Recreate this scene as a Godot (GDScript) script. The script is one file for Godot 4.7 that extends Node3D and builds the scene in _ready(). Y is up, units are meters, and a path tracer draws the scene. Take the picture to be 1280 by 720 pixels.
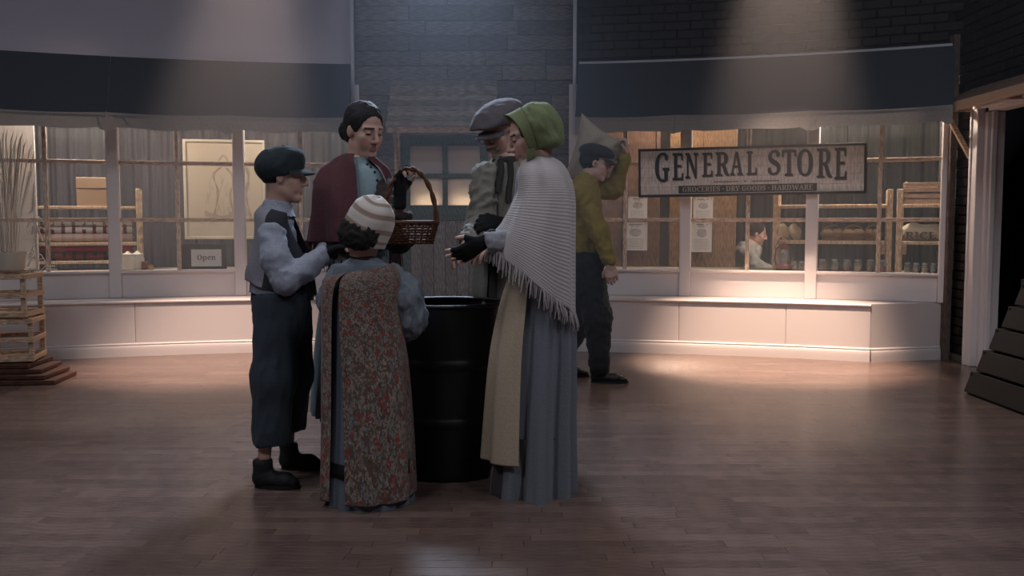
extends Node3D
# A dim, hazy stage set of an old street: a curved shop front, six people round a black drum.
# Distances are metres, y up, the camera looks along -z. at() turns a pixel and a distance into a point.
const FOCAL := 1150.0
const EYE := 1.15
const PITCH := 0.07205
const ARC := Vector2(-0.6, 1.15)   # x, z of the centre of the curved front
const RF := 9.75                   # its radius
var M := {}
var taken := {}
var rng := RandomNumberGenerator.new()
var box_cache := {}

func _ready():
	rng.seed = 7
	camera_and_light()
	materials()
	setting()
	storefront()
	interior()
	right_side()
	left_side()
	people()
	small_things()

func camera_and_light():
	var cam = Camera3D.new()
	cam.name = "camera"
	add_child(cam)
	cam.position = Vector3(0, EYE, 0)
	cam.rotation = Vector3(-PITCH, 0, 0)
	cam.fov = rad_to_deg(2.0 * atan(360.0 / FOCAL))
	cam.near = 0.05
	cam.far = 60.0
	cam.current = true
	var env = Environment.new()
	env.background_mode = Environment.BG_COLOR
	env.background_color = Color(0, 0, 0)
	env.tonemap_mode = Environment.TONE_MAPPER_LINEAR
	env.tonemap_exposure = 1.35
	env.sdfgi_enabled = true
	env.ssao_enabled = true
	env.ssil_enabled = true
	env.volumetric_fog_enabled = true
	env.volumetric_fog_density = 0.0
	var we = WorldEnvironment.new()
	we.name = "surroundings"
	we.environment = env
	add_child(we)
	# a bank of stage haze hangs before the shop front, behind the group
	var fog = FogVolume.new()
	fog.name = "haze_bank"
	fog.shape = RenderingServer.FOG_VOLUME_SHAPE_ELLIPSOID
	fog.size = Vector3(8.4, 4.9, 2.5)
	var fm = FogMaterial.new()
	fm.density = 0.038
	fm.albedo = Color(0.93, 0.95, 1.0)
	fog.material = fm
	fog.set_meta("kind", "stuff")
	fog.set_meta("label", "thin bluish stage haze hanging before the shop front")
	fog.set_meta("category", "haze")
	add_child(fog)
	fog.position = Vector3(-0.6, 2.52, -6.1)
	# the stage lamps above the frame: a cool one behind the group, warm ones along the shop front
	stage_lamp(Vector3(-0.47, 3.7, -7.0), Vector3(-0.4, 0.0, -3.6), Color(0.82, 0.9, 1.0), 13.0, 33.0, "cool white stage spotlight hung above the green door")
	stage_lamp(Vector3(1.95, 4.5, -6.5), Vector3(2.1, 0.0, -7.35), Color(1.0, 0.86, 0.75), 64.0, 16.5, "warm stage spotlight hung above the general store sign")
	stage_lamp(Vector3(-1.6, 4.5, -6.5), Vector3(-2.4, 0.0, -7.3), Color(1.0, 0.87, 0.78), 44.0, 16.5, "warm stage spotlight hung above the shop window with the open card")
	# soft overhead fill panels, added out of view to brighten group and shop front
	fill_panel(Vector3(-2.6, 4.92, -3.4), 3.2, "above the group on the crate side")
	fill_panel(Vector3(2.6, 4.92, -3.4), 3.2, "above the group on the doorway side")
	fill_panel(Vector3(-2.6, 4.92, 0.4), 5.1, "far from the group on the crate side")
	fill_panel(Vector3(2.6, 4.92, 0.4), 5.1, "far from the group on the doorway side")

func stage_lamp(where: Vector3, aim: Vector3, col: Color, energy: float, angle: float, label: String):
	var t = thing("stage_spotlight", label, "spotlight", where, "stage spotlights above the set")
	var dir = (aim - where).normalized()
	var b = Basis.looking_at(dir, Vector3(1, 0, 0) if absf(dir.y) > 0.98 else Vector3.UP)
	var can = lathe([[0.0, -0.14], [0.06, -0.14], [0.085, -0.1], [0.1, 0.0], [0.105, 0.16], [0.1, 0.16], [0.095, 0.02], [0.0, 0.0]], 24)
	var r = b * Basis(Vector3.RIGHT, -PI / 2)
	var black = flat(Color(0.03, 0.03, 0.03), 0.6)
	var o = part(t, "housing", can, black)
	o.basis = r
	var disc = lathe([[0.0, 0.03], [0.06, 0.025], [0.092, 0.01]], 24)
	var lm = flat(Color(0.9, 0.9, 0.9), 0.3)
	lm.emission_enabled = true
	lm.emission = col
	lm.emission_energy_multiplier = 7.0
	o = part(t, "lens", disc, lm)
	o.basis = r
	o.position = dir * 0.06
	var yoke = tube([Vector3(-0.13, 0, 0), Vector3(-0.13, 0.2, 0), Vector3(0.13, 0.2, 0), Vector3(0.13, 0, 0)], 0.012, 6)
	part(t, "yoke", yoke, black)
	part(t, "hanger", tube([Vector3(0, 0.2, 0), Vector3(0, 5.0 - where.y, 0)], 0.016, 8), black)
	var l = SpotLight3D.new()
	l.name = "beam"
	l.light_color = col
	l.light_energy = energy
	l.spot_angle = angle
	l.spot_angle_attenuation = 0.95 if angle > 20.0 else 0.8
	l.spot_range = 14.0
	l.spot_attenuation = 2.0
	l.light_size = 0.09 if angle < 20.0 else 0.25
	l.shadow_enabled = true
	t.add_child(l)
	l.basis = b
	l.position = dir * 0.19

func fill_panel(where: Vector3, energy: float, place: String):  # an invented fill light in the shape of a ceiling fixture
	var t = thing("added_fill_light", "added square fill light panel " + place, "fill light", where, "added fill lights")
	part(t, "frame", box(Vector3(1.24, 0.08, 1.24), 0.01), flat(Color(0.3, 0.3, 0.3), 0.5), Vector3(0, 0.04, 0))
	var lm = flat(Color(0.8, 0.8, 0.8), 0.5)
	lm.emission_enabled = true
	lm.emission = Color(0.95, 0.96, 1.0)
	lm.emission_energy_multiplier = 0.8
	part(t, "diffuser", box(Vector3(1.16, 0.02, 1.16), 0.003), lm, Vector3(0, -0.005, 0))
	var l = AreaLight3D.new()
	l.name = "glow"
	l.area_size = Vector2(1.16, 1.16)
	l.light_color = Color(0.95, 0.96, 1.0)
	l.light_energy = energy
	l.area_range = 14.0
	l.shadow_enabled = true
	t.add_child(l)
	l.position = Vector3(0, -0.03, 0)
	l.rotation = Vector3(-PI / 2, 0, 0)

# ---------------------------------------------------------------- places
func at(px: float, py: float, d: float) -> Vector3:
	var a = (px - 640.0) / FOCAL
	var b = (360.0 - py) / FOCAL
	var h = cos(PITCH) + b * sin(PITCH)
	return Vector3(a * d / h, EYE + (b * cos(PITCH) - sin(PITCH)) * d / h, -d)

func ground(px: float, py: float) -> Vector3:
	var b = (360.0 - py) / FOCAL
	var h = cos(PITCH) + b * sin(PITCH)
	return at(px, py, EYE * h / (sin(PITCH) - b * cos(PITCH)))

func arc(phi: float, r: float, y := 0.0) -> Vector3:
	return Vector3(ARC.x + r * sin(phi), y, ARC.y - r * cos(phi))

func phi_of(px: float, r := RF) -> float:     # angle on the arc that a picture column meets
	var t = (px - 640.0) / FOCAL * cos(PITCH)
	# (t d - cx)^2 + (-d - cz)^2 = r^2
	var a = t * t + 1.0
	var b = -2.0 * t * ARC.x + 2.0 * ARC.y
	var c = ARC.x * ARC.x + ARC.y * ARC.y - r * r
	var d = (-b + sqrt(b * b - 4.0 * a * c)) / (2.0 * a)
	return atan2(t * d - ARC.x, d + ARC.y)

# ---------------------------------------------------------------- naming
func numbered(called: String) -> String:
	if not taken.has(called):
		taken[called] = 0
		return called
	taken[called] += 1
	return "%s_%03d" % [called, taken[called]]

func thing(called: String, label: String, category: String, where := Vector3.ZERO, group := "") -> Node3D:
	var o = Node3D.new()
	o.name = numbered(called)
	add_child(o)
	o.position = where
	o.set_meta("label", label)
	o.set_meta("category", category)
	if group != "":
		o.set_meta("group", group)
	return o

func structure(called: String, label: String, category: String, where := Vector3.ZERO) -> Node3D:
	var o = Node3D.new()
	o.name = called
	add_child(o)
	o.position = where
	o.set_meta("kind", "structure")
	o.set_meta("label", label)
	o.set_meta("category", category)
	return o

func part(parent: Node3D, called: String, mesh: Mesh, m: Material, where := Vector3.ZERO, turn := Vector3.ZERO, label := "") -> MeshInstance3D:
	var o = MeshInstance3D.new()
	o.name = called
	o.mesh = mesh
	o.material_override = m
	parent.add_child(o, true)
	o.position = where
	o.rotation = turn
	if label != "":
		o.set_meta("label", label)
	return o

# ---------------------------------------------------------------- meshes
func finish(v: PackedVector3Array, ix: PackedInt32Array, uv = null, col = null, smooth := true) -> ArrayMesh:
	var a = []
	a.resize(Mesh.ARRAY_MAX)
	if not smooth:
		var v2 = PackedVector3Array()
		var n2 = PackedVector3Array()
		for k in range(0, ix.size(), 3):
			var p = v[ix[k]]
			var q = v[ix[k + 1]]
			var r = v[ix[k + 2]]
			var n = (r - p).cross(q - p).normalized()
			v2.append_array(PackedVector3Array([p, q, r]))
			n2.append_array(PackedVector3Array([n, n, n]))
		a[Mesh.ARRAY_VERTEX] = v2
		a[Mesh.ARRAY_NORMAL] = n2
	else:
		var n = PackedVector3Array()
		n.resize(v.size())
		for k in range(0, ix.size(), 3):
			var i = ix[k]
			var j = ix[k + 1]
			var l = ix[k + 2]
			var f = (v[l] - v[i]).cross(v[j] - v[i])
			n[i] += f
			n[j] += f
			n[l] += f
		for k in n.size():
			n[k] = n[k].normalized() if n[k].length_squared() > 1e-18 else Vector3.UP
		a[Mesh.ARRAY_VERTEX] = v
		a[Mesh.ARRAY_NORMAL] = n
		a[Mesh.ARRAY_INDEX] = ix
		if uv != null:
			a[Mesh.ARRAY_TEX_UV] = uv
		if col != null:
			a[Mesh.ARRAY_COLOR] = col
	var m = ArrayMesh.new()
	m.add_surface_from_arrays(Mesh.PRIMITIVE_TRIANGLES, a)
	return m

func box(s: Vector3, bevel := 0.004) -> ArrayMesh:   # a box with chamfered edges, centred
	var key = "%.4f %.4f %.4f %.4f" % [s.x, s.y, s.z, bevel]
	if box_cache.has(key):
		return box_cache[key]
	var h = s / 2.0
	bevel = minf(bevel, minf(h.x, minf(h.y, h.z)) * 0.8)
	var pts = PackedVector3Array()
	for sx in [-1, 1]:
		for sy in [-1, 1]:
			for sz in [-1, 1]:
				for ax in 3:
					var p = Vector3(sx * h.x, sy * h.y, sz * h.z)
					for k in 3:
						if k != ax:
							p[k] -= signf(p[k]) * bevel
					pts.append(p)
	var ix = PackedInt32Array()
	var id = func(sx, sy, sz, ax): return ((sx * 2 + sy) * 2 + sz) * 3 + ax
	var quads = []
	for ax in 3:
		for sg in 2:
			var q = []
			for uv in [[0, 0], [1, 0], [1, 1], [0, 1]]:
				var c = [0, 0, 0]
				c[ax] = sg
				c[(ax + 1) % 3] = uv[0]
				c[(ax + 2) % 3] = uv[1]
				q.append(id.call(c[0], c[1], c[2], ax))
			quads.append(q)
	for ax in 3:      # edges along ax
		var b = (ax + 1) % 3
		var c2 = (ax + 2) % 3
		for sb in 2:
			for sc in 2:
				var lo = [0, 0, 0]
				lo[b] = sb
				lo[c2] = sc
				var hi = lo.duplicate()
				hi[ax] = 1
				quads.append([id.call(lo[0], lo[1], lo[2], b), id.call(hi[0], hi[1], hi[2], b), id.call(hi[0], hi[1], hi[2], c2), id.call(lo[0], lo[1], lo[2], c2)])
	var tris = []
	for q in quads:
		tris.append([q[0], q[1], q[2]])
		tris.append([q[0], q[2], q[3]])
	for sx in 2:
		for sy in 2:
			for sz in 2:
				tris.append([id.call(sx, sy, sz, 0), id.call(sx, sy, sz, 1), id.call(sx, sy, sz, 2)])
	for t in tris:
		var mid = (pts[t[0]] + pts[t[1]] + pts[t[2]]) / 3.0
		var n = (pts[t[2]] - pts[t[0]]).cross(pts[t[1]] - pts[t[0]])
		if n.dot(mid) < 0.0:
			ix.append_array(PackedInt32Array([t[0], t[2], t[1]]))
		else:
			ix.append_array(PackedInt32Array([t[0], t[1], t[2]]))
	var m = finish(pts, ix, null, null, false)
	box_cache[key] = m
	return m

# a bar of section w x t between two points
func bar(parent: Node3D, called: String, a: Vector3, b: Vector3, w: float, t: float, m: Material, bevel := 0.003) -> MeshInstance3D:
	var d = b - a
	var o = part(parent, called, box(Vector3(w, snappedf(d.length(), 0.001), t), bevel), m, (a + b) / 2.0)
	var y = d.normalized()
	var x = y.cross(Vector3(0, 0, 1))
	x = Vector3.RIGHT if x.length() < 0.01 else x.normalized()
	o.basis = Basis(x, y, x.cross(y))
	return o

func grid_mesh(nu: int, nv: int, f: Callable, closed := false, two_sided_lip := 0.0) -> ArrayMesh:   # f(u 0..1, v 0..1) -> point
	var v = PackedVector3Array()
	var uv = PackedVector2Array()
	for j in nv + 1:
		for i in nu + 1:
			v.append(f.call(float(i) / nu, float(j) / nv))
			uv.append(Vector2(float(i) / nu, float(j) / nv))
	var ix = PackedInt32Array()
	for j in nv:
		for i in nu:
			var a = j * (nu + 1) + i
			var b = a + 1
			var c = a + nu + 1
			var d = c + 1
			ix.append_array(PackedInt32Array([a, b, c, b, d, c]))
	var m = finish(v, ix, uv)
	if closed:   # weld the normals of the seam
		var arr = m.surface_get_arrays(0)
		var n = arr[Mesh.ARRAY_NORMAL]
		for j in nv + 1:
			var s = (n[j * (nu + 1)] + n[j * (nu + 1) + nu]).normalized()
			n[j * (nu + 1)] = s
			n[j * (nu + 1) + nu] = s
		arr[Mesh.ARRAY_NORMAL] = n
		m = ArrayMesh.new()
		m.add_surface_from_arrays(Mesh.PRIMITIVE_TRIANGLES, arr)
	return m

func lathe(profile: Array, seg := 24, wob := 0.0) -> ArrayMesh:   # [radius, height] pairs round y
	var n = profile.size() - 1
	var v = PackedVector3Array()
	var ix = PackedInt32Array()
	for k in n + 1:
		for i in seg:
			var a = TAU * i / seg
			var r = profile[k][0]
			v.append(Vector3(cos(a) * r, profile[k][1], sin(a) * r))
	for k in n:
		for i in seg:
			var a = k * seg + i
			var b = k * seg + (i + 1) % seg
			var c = a + seg
			var d = b + seg
			ix.append_array(PackedInt32Array([a, c, b, b, c, d]))
	return finish(v, ix)

func tube(pts: Array, r, seg := 8) -> ArrayMesh:   # r: number or one per point
	var v = PackedVector3Array()
	var ix = PackedInt32Array()
	var n = pts.size()
	var up = Vector3(0.13, 0.21, 0.97)
	for k in n:
		var t = (pts[mini(k + 1, n - 1)] - pts[maxi(k - 1, 0)]).normalized()
		var x = t.cross(up)
		if x.length() < 0.05:
			x = t.cross(Vector3.RIGHT)
		x = x.normalized()
		var y = t.cross(x)
		var rr = r[k] if r is Array else r
		for i in seg:
			var a = TAU * i / seg
			v.append(pts[k] + (x * cos(a) + y * sin(a)) * rr)
	for k in n - 1:
		for i in seg:
			var a = k * seg + i
			var b = k * seg + (i + 1) % seg
			ix.append_array(PackedInt32Array([a, b, a + seg, b, b + seg, a + seg]))
	v.append(pts[0])
	v.append(pts[n - 1])
	for i in seg:
		ix.append_array(PackedInt32Array([v.size() - 2, (i + 1) % seg, i, v.size() - 1, (n - 1) * seg + i, (n - 1) * seg + (i + 1) % seg]))
	return finish(v, ix)

func merge(list: Array) -> ArrayMesh:   # joins meshes into one
	var st = SurfaceTool.new()
	for m in list:
		st.append_from(m, 0, Transform3D())
	return st.commit()

func spline(p: Array, t: float):   # Catmull-Rom through equally spaced values
	var n = p.size() - 1
	var x = clampf(t, 0.0, 1.0) * n
	var i = mini(int(x), n - 1)
	var f = x - i
	var a = p[maxi(i - 1, 0)]
	var b = p[i]
	var c = p[i + 1]
	var d = p[mini(i + 2, n)]
	return 0.5 * ((2.0 * b) + (c - a) * f + (2.0 * a - 5.0 * b + 4.0 * c - d) * f * f + (3.0 * b - a - 3.0 * c + d) * f * f * f)

# cloth round a body: rings [centre, radius along x, radius along z, tilt]; angle 0 is +x, 90 degrees is +z
# from/to: angles at the top and the bottom; fold(angle, v) -> change of radius in metres
func drape(rings: Array, o: Vector3, nu: int, nv: int, from = [0.0, 0.0], to = [360.0, 360.0], fold = null, lip := 0.012) -> ArrayMesh:
	var cs = []
	var rs = []
	for r in rings:
		cs.append(r[0] - o)
		rs.append(Vector3(r[1], r[2], r[3] if r.size() > 3 else 0.0))
	var closed = from[0] == 0.0 and to[0] == 360.0
	var f = func(u, v):
		var back = 0.0
		var w = v
		if lip > 0.0:      # the cloth turns in at its hem so that it has a thickness
			w = minf(v * 1.06, 1.0)
			back = maxf(0.0, v * 1.06 - 1.0) / 0.06
		var c = spline(cs, w)
		var r = spline(rs, w)
		var a = deg_to_rad(lerpf(lerpf(from[0], from[1], w), lerpf(to[0], to[1], w), u))
		var g = 0.0
		if fold != null:
			g = fold.call(a, w)
		g -= back * lip
		var lift = back * lip * 2.0
		return c + Vector3(cos(a) * (r.x + g), lift - r.z * cos(a), sin(a) * (r.y + g))
	return grid_mesh(nu, nv, f, closed)

# ---------------------------------------------------------------- a field of distances, meshed as surface nets
class Field:
	var c: float
	var o: Vector3
	var nx: int
	var ny: int
	var nz: int
	var g: PackedFloat32Array
	func _init(lo: Vector3, hi: Vector3, cell: float):
		c = cell
		o = lo
		var s = (hi - lo) / cell
		nx = int(ceil(s.x)) + 1
		ny = int(ceil(s.y)) + 1
		nz = int(ceil(s.z)) + 1
		g = PackedFloat32Array()
		g.resize(nx * ny * nz)
		g.fill(10.0)
	func span(lo: Vector3, hi: Vector3) -> Array:
		var a = (lo - o) / c
		var b = (hi - o) / c
		return [clampi(int(floor(a.x)), 0, nx - 1), clampi(int(ceil(b.x)), 0, nx - 1), clampi(int(floor(a.y)), 0, ny - 1), clampi(int(ceil(b.y)), 0, ny - 1), clampi(int(floor(a.z)), 0, nz - 1), clampi(int(ceil(b.z)), 0, nz - 1)]
	func cap(a: Vector3, b: Vector3, ra: float, rb: float, k := 0.02):
		var m = maxf(ra, rb) + k + c * 2.5
		var s = span(Vector3(minf(a.x, b.x), minf(a.y, b.y), minf(a.z, b.z)) - Vector3.ONE * m, Vector3(maxf(a.x, b.x), maxf(a.y, b.y), maxf(a.z, b.z)) + Vector3.ONE * m)
		var ab = b - a
		var il = 1.0 / maxf(ab.length_squared(), 1e-9)
		var dr = rb - ra
		for z in range(s[4], s[5] + 1):
			for y in range(s[2], s[3] + 1):
				var i = (z * ny + y) * nx + s[0]
				var p = o + Vector3(s[0] * c, y * c, z * c) - a
				for x in range(s[0], s[1] + 1):
					var t = clampf(p.dot(ab) * il, 0.0, 1.0)
					var d = (p - ab * t).length() - ra - dr * t
					var old = g[i]
					var h = k - absf(old - d)
					if h > 0.0:
						g[i] = minf(old, d) - h * h * 0.25 / k
					elif d < old:
						g[i] = d
					i += 1
					p.x += c
	func ell(m: Vector3, r: Vector3, b := Basis.IDENTITY, k := 0.02, cut := false):
		var e = maxf(r.x, maxf(r.y, r.z)) + k + c * 2.5
		var s = span(m - Vector3.ONE * e, m + Vector3.ONE * e)
		var inv = b.inverse()
		var q = Vector3(1.0 / r.x, 1.0 / r.y, 1.0 / r.z)
		for z in range(s[4], s[5] + 1):
			for y in range(s[2], s[3] + 1):
				var i = (z * ny + y) * nx + s[0]
				var p = o + Vector3(s[0] * c, y * c, z * c) - m
				for x in range(s[0], s[1] + 1):
					var l = (inv * p) * q
					var k0 = l.length()
					var d = k0 * (k0 - 1.0) / maxf((l * q).length(), 1e-6)
					var old = g[i]
					if cut:
						d = -d
						var h = k - absf(old - d)
						if h > 0.0:
							g[i] = maxf(old, d) + h * h * 0.25 / k
						elif d > old:
							g[i] = d
					else:
						var h = k - absf(old - d)
						if h > 0.0:
							g[i] = minf(old, d) - h * h * 0.25 / k
						elif d < old:
							g[i] = d
					i += 1
					p.x += c
	func half(m: Vector3, n: Vector3, near := 1e9):   # takes away what lies beyond the plane, within a distance of m
		n = n.normalized()
		for z in nz:
			for y in ny:
				var i = z * ny * nx + y * nx
				for x in nx:
					var p = o + Vector3(x, y, z) * c - m
					if p.length_squared() < near * near:
						g[i] = maxf(g[i], p.dot(n))
					i += 1
	func net() -> Array:
		var v = PackedVector3Array()
		var ix = PackedInt32Array()
		var id = PackedInt32Array()
		id.resize(g.size())
		id.fill(-1)
		var lim = c * 2.6
		var sy = nx
		var sz = nx * ny
		var off = [0, 1, sy, sy + 1, sz, sz + 1, sz + sy, sz + sy + 1]
		var ed = [[0, 1], [2, 3], [4, 5], [6, 7], [0, 2], [1, 3], [4, 6], [5, 7], [0, 4], [1, 5], [2, 6], [3, 7]]
		for z in nz - 1:
			for y in ny - 1:
				var i = (z * ny + y) * nx
				for x in nx - 1:
					var g0 = g[i]
					if g0 < lim and g0 > -lim:
						var mask = 0
						for k in 8:
							if g[i + off[k]] < 0.0:
								mask |= 1 << k
						if mask != 0 and mask != 255:
							var sum = Vector3.ZERO
							var cnt = 0
							for e in ed:
								var a = e[0]
								var b = e[1]
								if ((mask >> a) & 1) != ((mask >> b) & 1):
									var ga = g[i + off[a]]
									var t = ga / (ga - g[i + off[b]])
									var pa = Vector3(a & 1, (a >> 1) & 1, a >> 2)
									var pb = Vector3(b & 1, (b >> 1) & 1, b >> 2)
									sum += pa.lerp(pb, t)
									cnt += 1
							id[i] = v.size()
							v.append(o + (Vector3(x, y, z) + sum / cnt) * c)
					i += 1
		var steps = [1, sy, sz]
		for z in range(1, nz - 1):
			for y in range(1, ny - 1):
				var i = (z * ny + y) * nx + 1
				for x in range(1, nx - 1):
					if id[i] >= 0:
						var neg = g[i] < 0.0
						for ax in 3:
							if (g[i + steps[ax]] < 0.0) != neg:
								var u = steps[(ax + 1) % 3]
								var w = steps[(ax + 2) % 3]
								var a = id[i]
								var b = id[i - u]
								var d = id[i - w]
								var e = id[i - u - w]
								if b >= 0 and d >= 0 and e >= 0:
									if neg:
										ix.append_array(PackedInt32Array([a, e, b, a, d, e]))
									else:
										ix.append_array(PackedInt32Array([a, b, e, a, e, d]))
					i += 1
		return [v, ix]

# meshes a field relative to o, with fine relief of amplitude amp and an optional colour per point
func net_mesh(f: Field, o: Vector3, amp := 0.0, freq := 20.0, tint = null, stretch := Vector3.ONE, creased := false) -> ArrayMesh:
	var r = f.net()
	var v: PackedVector3Array = r[0]
	var col = null
	if tint != null:
		col = PackedColorArray()
		for p in v:
			col.append(tint.call(p))
	if amp > 0.0:
		var m = finish(v, r[1])
		var n: PackedVector3Array = m.surface_get_arrays(0)[Mesh.ARRAY_NORMAL]
		var noise = FastNoiseLite.new()
		noise.seed = 3
		noise.frequency = freq
		noise.fractal_octaves = 2
		if creased:
			noise.fractal_type = FastNoiseLite.FRACTAL_RIDGED
		for i in v.size():
			v[i] += n[i] * noise.get_noise_3dv(v[i] * stretch) * amp
	for i in v.size():
		v[i] -= o
	return finish(v, r[1], null, col)

# ---------------------------------------------------------------- materials
func flat(c: Color, rough := 0.8, metal := 0.0) -> StandardMaterial3D:
	var m = StandardMaterial3D.new()
	m.albedo_color = c
	m.roughness = rough
	m.metallic = metal
	return m

func noise_tex(freq: float, lo: Color, hi: Color, size := 512, octaves := 4, as_normal := false, sd := 1) -> NoiseTexture2D:
	var n = FastNoiseLite.new()
	n.seed = sd
	n.frequency = freq
	n.fractal_octaves = octaves
	var t = NoiseTexture2D.new()
	t.width = size
	t.height = size
	t.seamless = true
	t.noise = n
	if as_normal:
		t.as_normal_map = true
		t.bump_strength = 6.0
	else:
		var g = Gradient.new()
		g.set_color(0, lo)
		g.set_color(1, hi)
		g.set_offset(0, 0.25)
		g.set_offset(1, 0.75)
		t.color_ramp = g
	return t

func wood(c: Color, rough: float, scale: Vector3, sd := 1) -> StandardMaterial3D:   # grain runs along the axis of the small scale
	var m = flat(c, rough)
	var key = "grain%d" % sd
	if not M.has(key):
		M[key] = noise_tex(0.02, Color(0.62, 0.6, 0.58), Color(1, 1, 1), 512, 4, false, sd)
	m.albedo_texture = M[key]
	m.uv1_triplanar = true
	m.uv1_world_triplanar = true
	m.uv1_scale = scale
	return m

func cloth(c: Color, vary := 1.0) -> StandardMaterial3D:
	var m = flat(c, 0.92)
	if not M.has("weave"):
		M["weave"] = noise_tex(0.05, Color(0.9, 0.9, 0.9), Color(1, 1, 1), 256, 3, false, 5)
		M["weave_n"] = noise_tex(0.2, Color.BLACK, Color.WHITE, 256, 2, true, 6)
	m.albedo_texture = M["weave"]
	m.normal_enabled = true
	m.normal_texture = M["weave_n"]
	m.normal_scale = 0.16
	m.uv1_triplanar = true
	m.uv1_scale = Vector3(9, 9, 9) * vary
	m.rim_enabled = true
	m.rim = 0.25
	return m

func materials():
	M["pine"] = wood(Color(0.76, 0.63, 0.53), 0.7, Vector3(1.2, 12, 12), 1)
	M["pine_v"] = wood(Color(0.93, 0.81, 0.68), 0.7, Vector3(12, 1.2, 12), 1)
	M["muntin"] = wood(Color(0.95, 0.84, 0.76), 0.6, Vector3(1.2, 12, 12), 1)
	M["muntin_v"] = wood(Color(0.97, 0.88, 0.8), 0.6, Vector3(12, 1.2, 12), 1)
	M["redwood"] = wood(Color(0.36, 0.2, 0.15), 0.75, Vector3(1.2, 12, 12), 2)
	M["white"] = flat(Color(0.85, 0.82, 0.82), 0.55)
	M["plinth"] = flat(Color(0.77, 0.74, 0.74), 0.55)
	M["crate"] = wood(Color(0.88, 0.76, 0.65), 0.75, Vector3(1.2, 12, 12), 2)
	M["white_wall"] = flat(Color(0.71, 0.7, 0.76), 0.85)
	M["glass"] = flat(Color(0.9, 0.95, 0.95, 0.06), 0.05)
	M["glass"].transparency = BaseMaterial3D.TRANSPARENCY_ALPHA
	M["black"] = flat(Color(0.05, 0.05, 0.055), 0.7)
	M["skin"] = flat(Color.WHITE, 0.55)
	M["skin"].vertex_color_use_as_albedo = true
	M["skin"].subsurf_scatter_enabled = true
	M["skin"].subsurf_scatter_strength = 0.1
	M["glove"] = cloth(Color(0.06, 0.065, 0.08))
	M["lens"] = flat(Color(0.9, 0.95, 1.0, 0.1), 0.05)
	M["lens"].transparency = BaseMaterial3D.TRANSPARENCY_ALPHA
	M["sign_face"] = wood(Color(0.93, 0.88, 0.84), 0.8, Vector3(9, 1.5, 9), 2)
	M["sign_face"].albedo_texture = noise_tex(0.02, Color(0.84, 0.83, 0.82), Color(1, 1, 1), 256, 4, false, 8)
	M["bolt"] = cloth(Color(0.7, 0.7, 0.7), 1.4)
	M["knit"] = knit(Color(0.77, 0.74, 0.74), Vector3(120, 64, 1))

func knit(c: Color, scale: Vector3) -> StandardMaterial3D:   # rows of stitches along u
	var im = Image.create(32, 32, false, Image.FORMAT_RGB8)
	for y in 32:
		for x in 32:
			var w = absf(sin(PI * y / 32.0)) * (0.55 + 0.45 * absf(sin(PI * (x + y * 0.5) / 16.0)))
			im.set_pixel(x, y, Color(w, w, w))
	var m = flat(c, 0.95)
	m.heightmap_enabled = true
	m.heightmap_texture = ImageTexture.create_from_image(im)
	m.heightmap_scale = 0.16
	var col = Image.create(32, 32, false, Image.FORMAT_RGB8)
	for y in 32:
		for x in 32:
			var w = 0.91 + 0.09 * absf(sin(PI * y / 32.0))
			col.set_pixel(x, y, Color(w, w, w))
	m.albedo_texture = ImageTexture.create_from_image(col)
	m.uv1_scale = scale
	m.rim_enabled = true
	m.rim = 0.3
	return m

# ---------------------------------------------------------------- the room
func slab(parent: Node3D, called: String, lo: Vector3, hi: Vector3, m: Material) -> MeshInstance3D:
	return part(parent, called, box(hi - lo, 0.002), m, (lo + hi) / 2.0)

func setting():
	var dark = flat(Color(0.16, 0.16, 0.18), 0.9)
	var t = structure("ceiling", "dark ceiling of the hall above the set", "ceiling")
	slab(t, "ceiling_slab", Vector3(-6.3, 5.0, -12.2), Vector3(6.3, 5.15, 4.2), dark)
	t = structure("wall_left", "dark side wall of the hall beyond the set", "wall")
	slab(t, "wall_slab", Vector3(-6.3, 0, -12.1), Vector3(-6.15, 5.0, 4.2), dark)
	t = structure("wall_right", "dark side wall of the hall behind the brick set wall", "wall")
	slab(t, "wall_slab", Vector3(6.15, 0, -12.1), Vector3(6.3, 5.0, 4.2), dark)
	t = structure("wall_back", "dark back wall of the hall behind the shop front", "wall")
	slab(t, "wall_slab", Vector3(-6.15, 0, -12.2), Vector3(6.15, 5.0, -12.05), dark)
	t = structure("wall_front", "dark wall of the hall behind the viewer", "wall")
	slab(t, "wall_slab", Vector3(-6.15, 0, 4.05), Vector3(6.15, 5.0, 4.2), dark)
	lay_floor()

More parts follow.
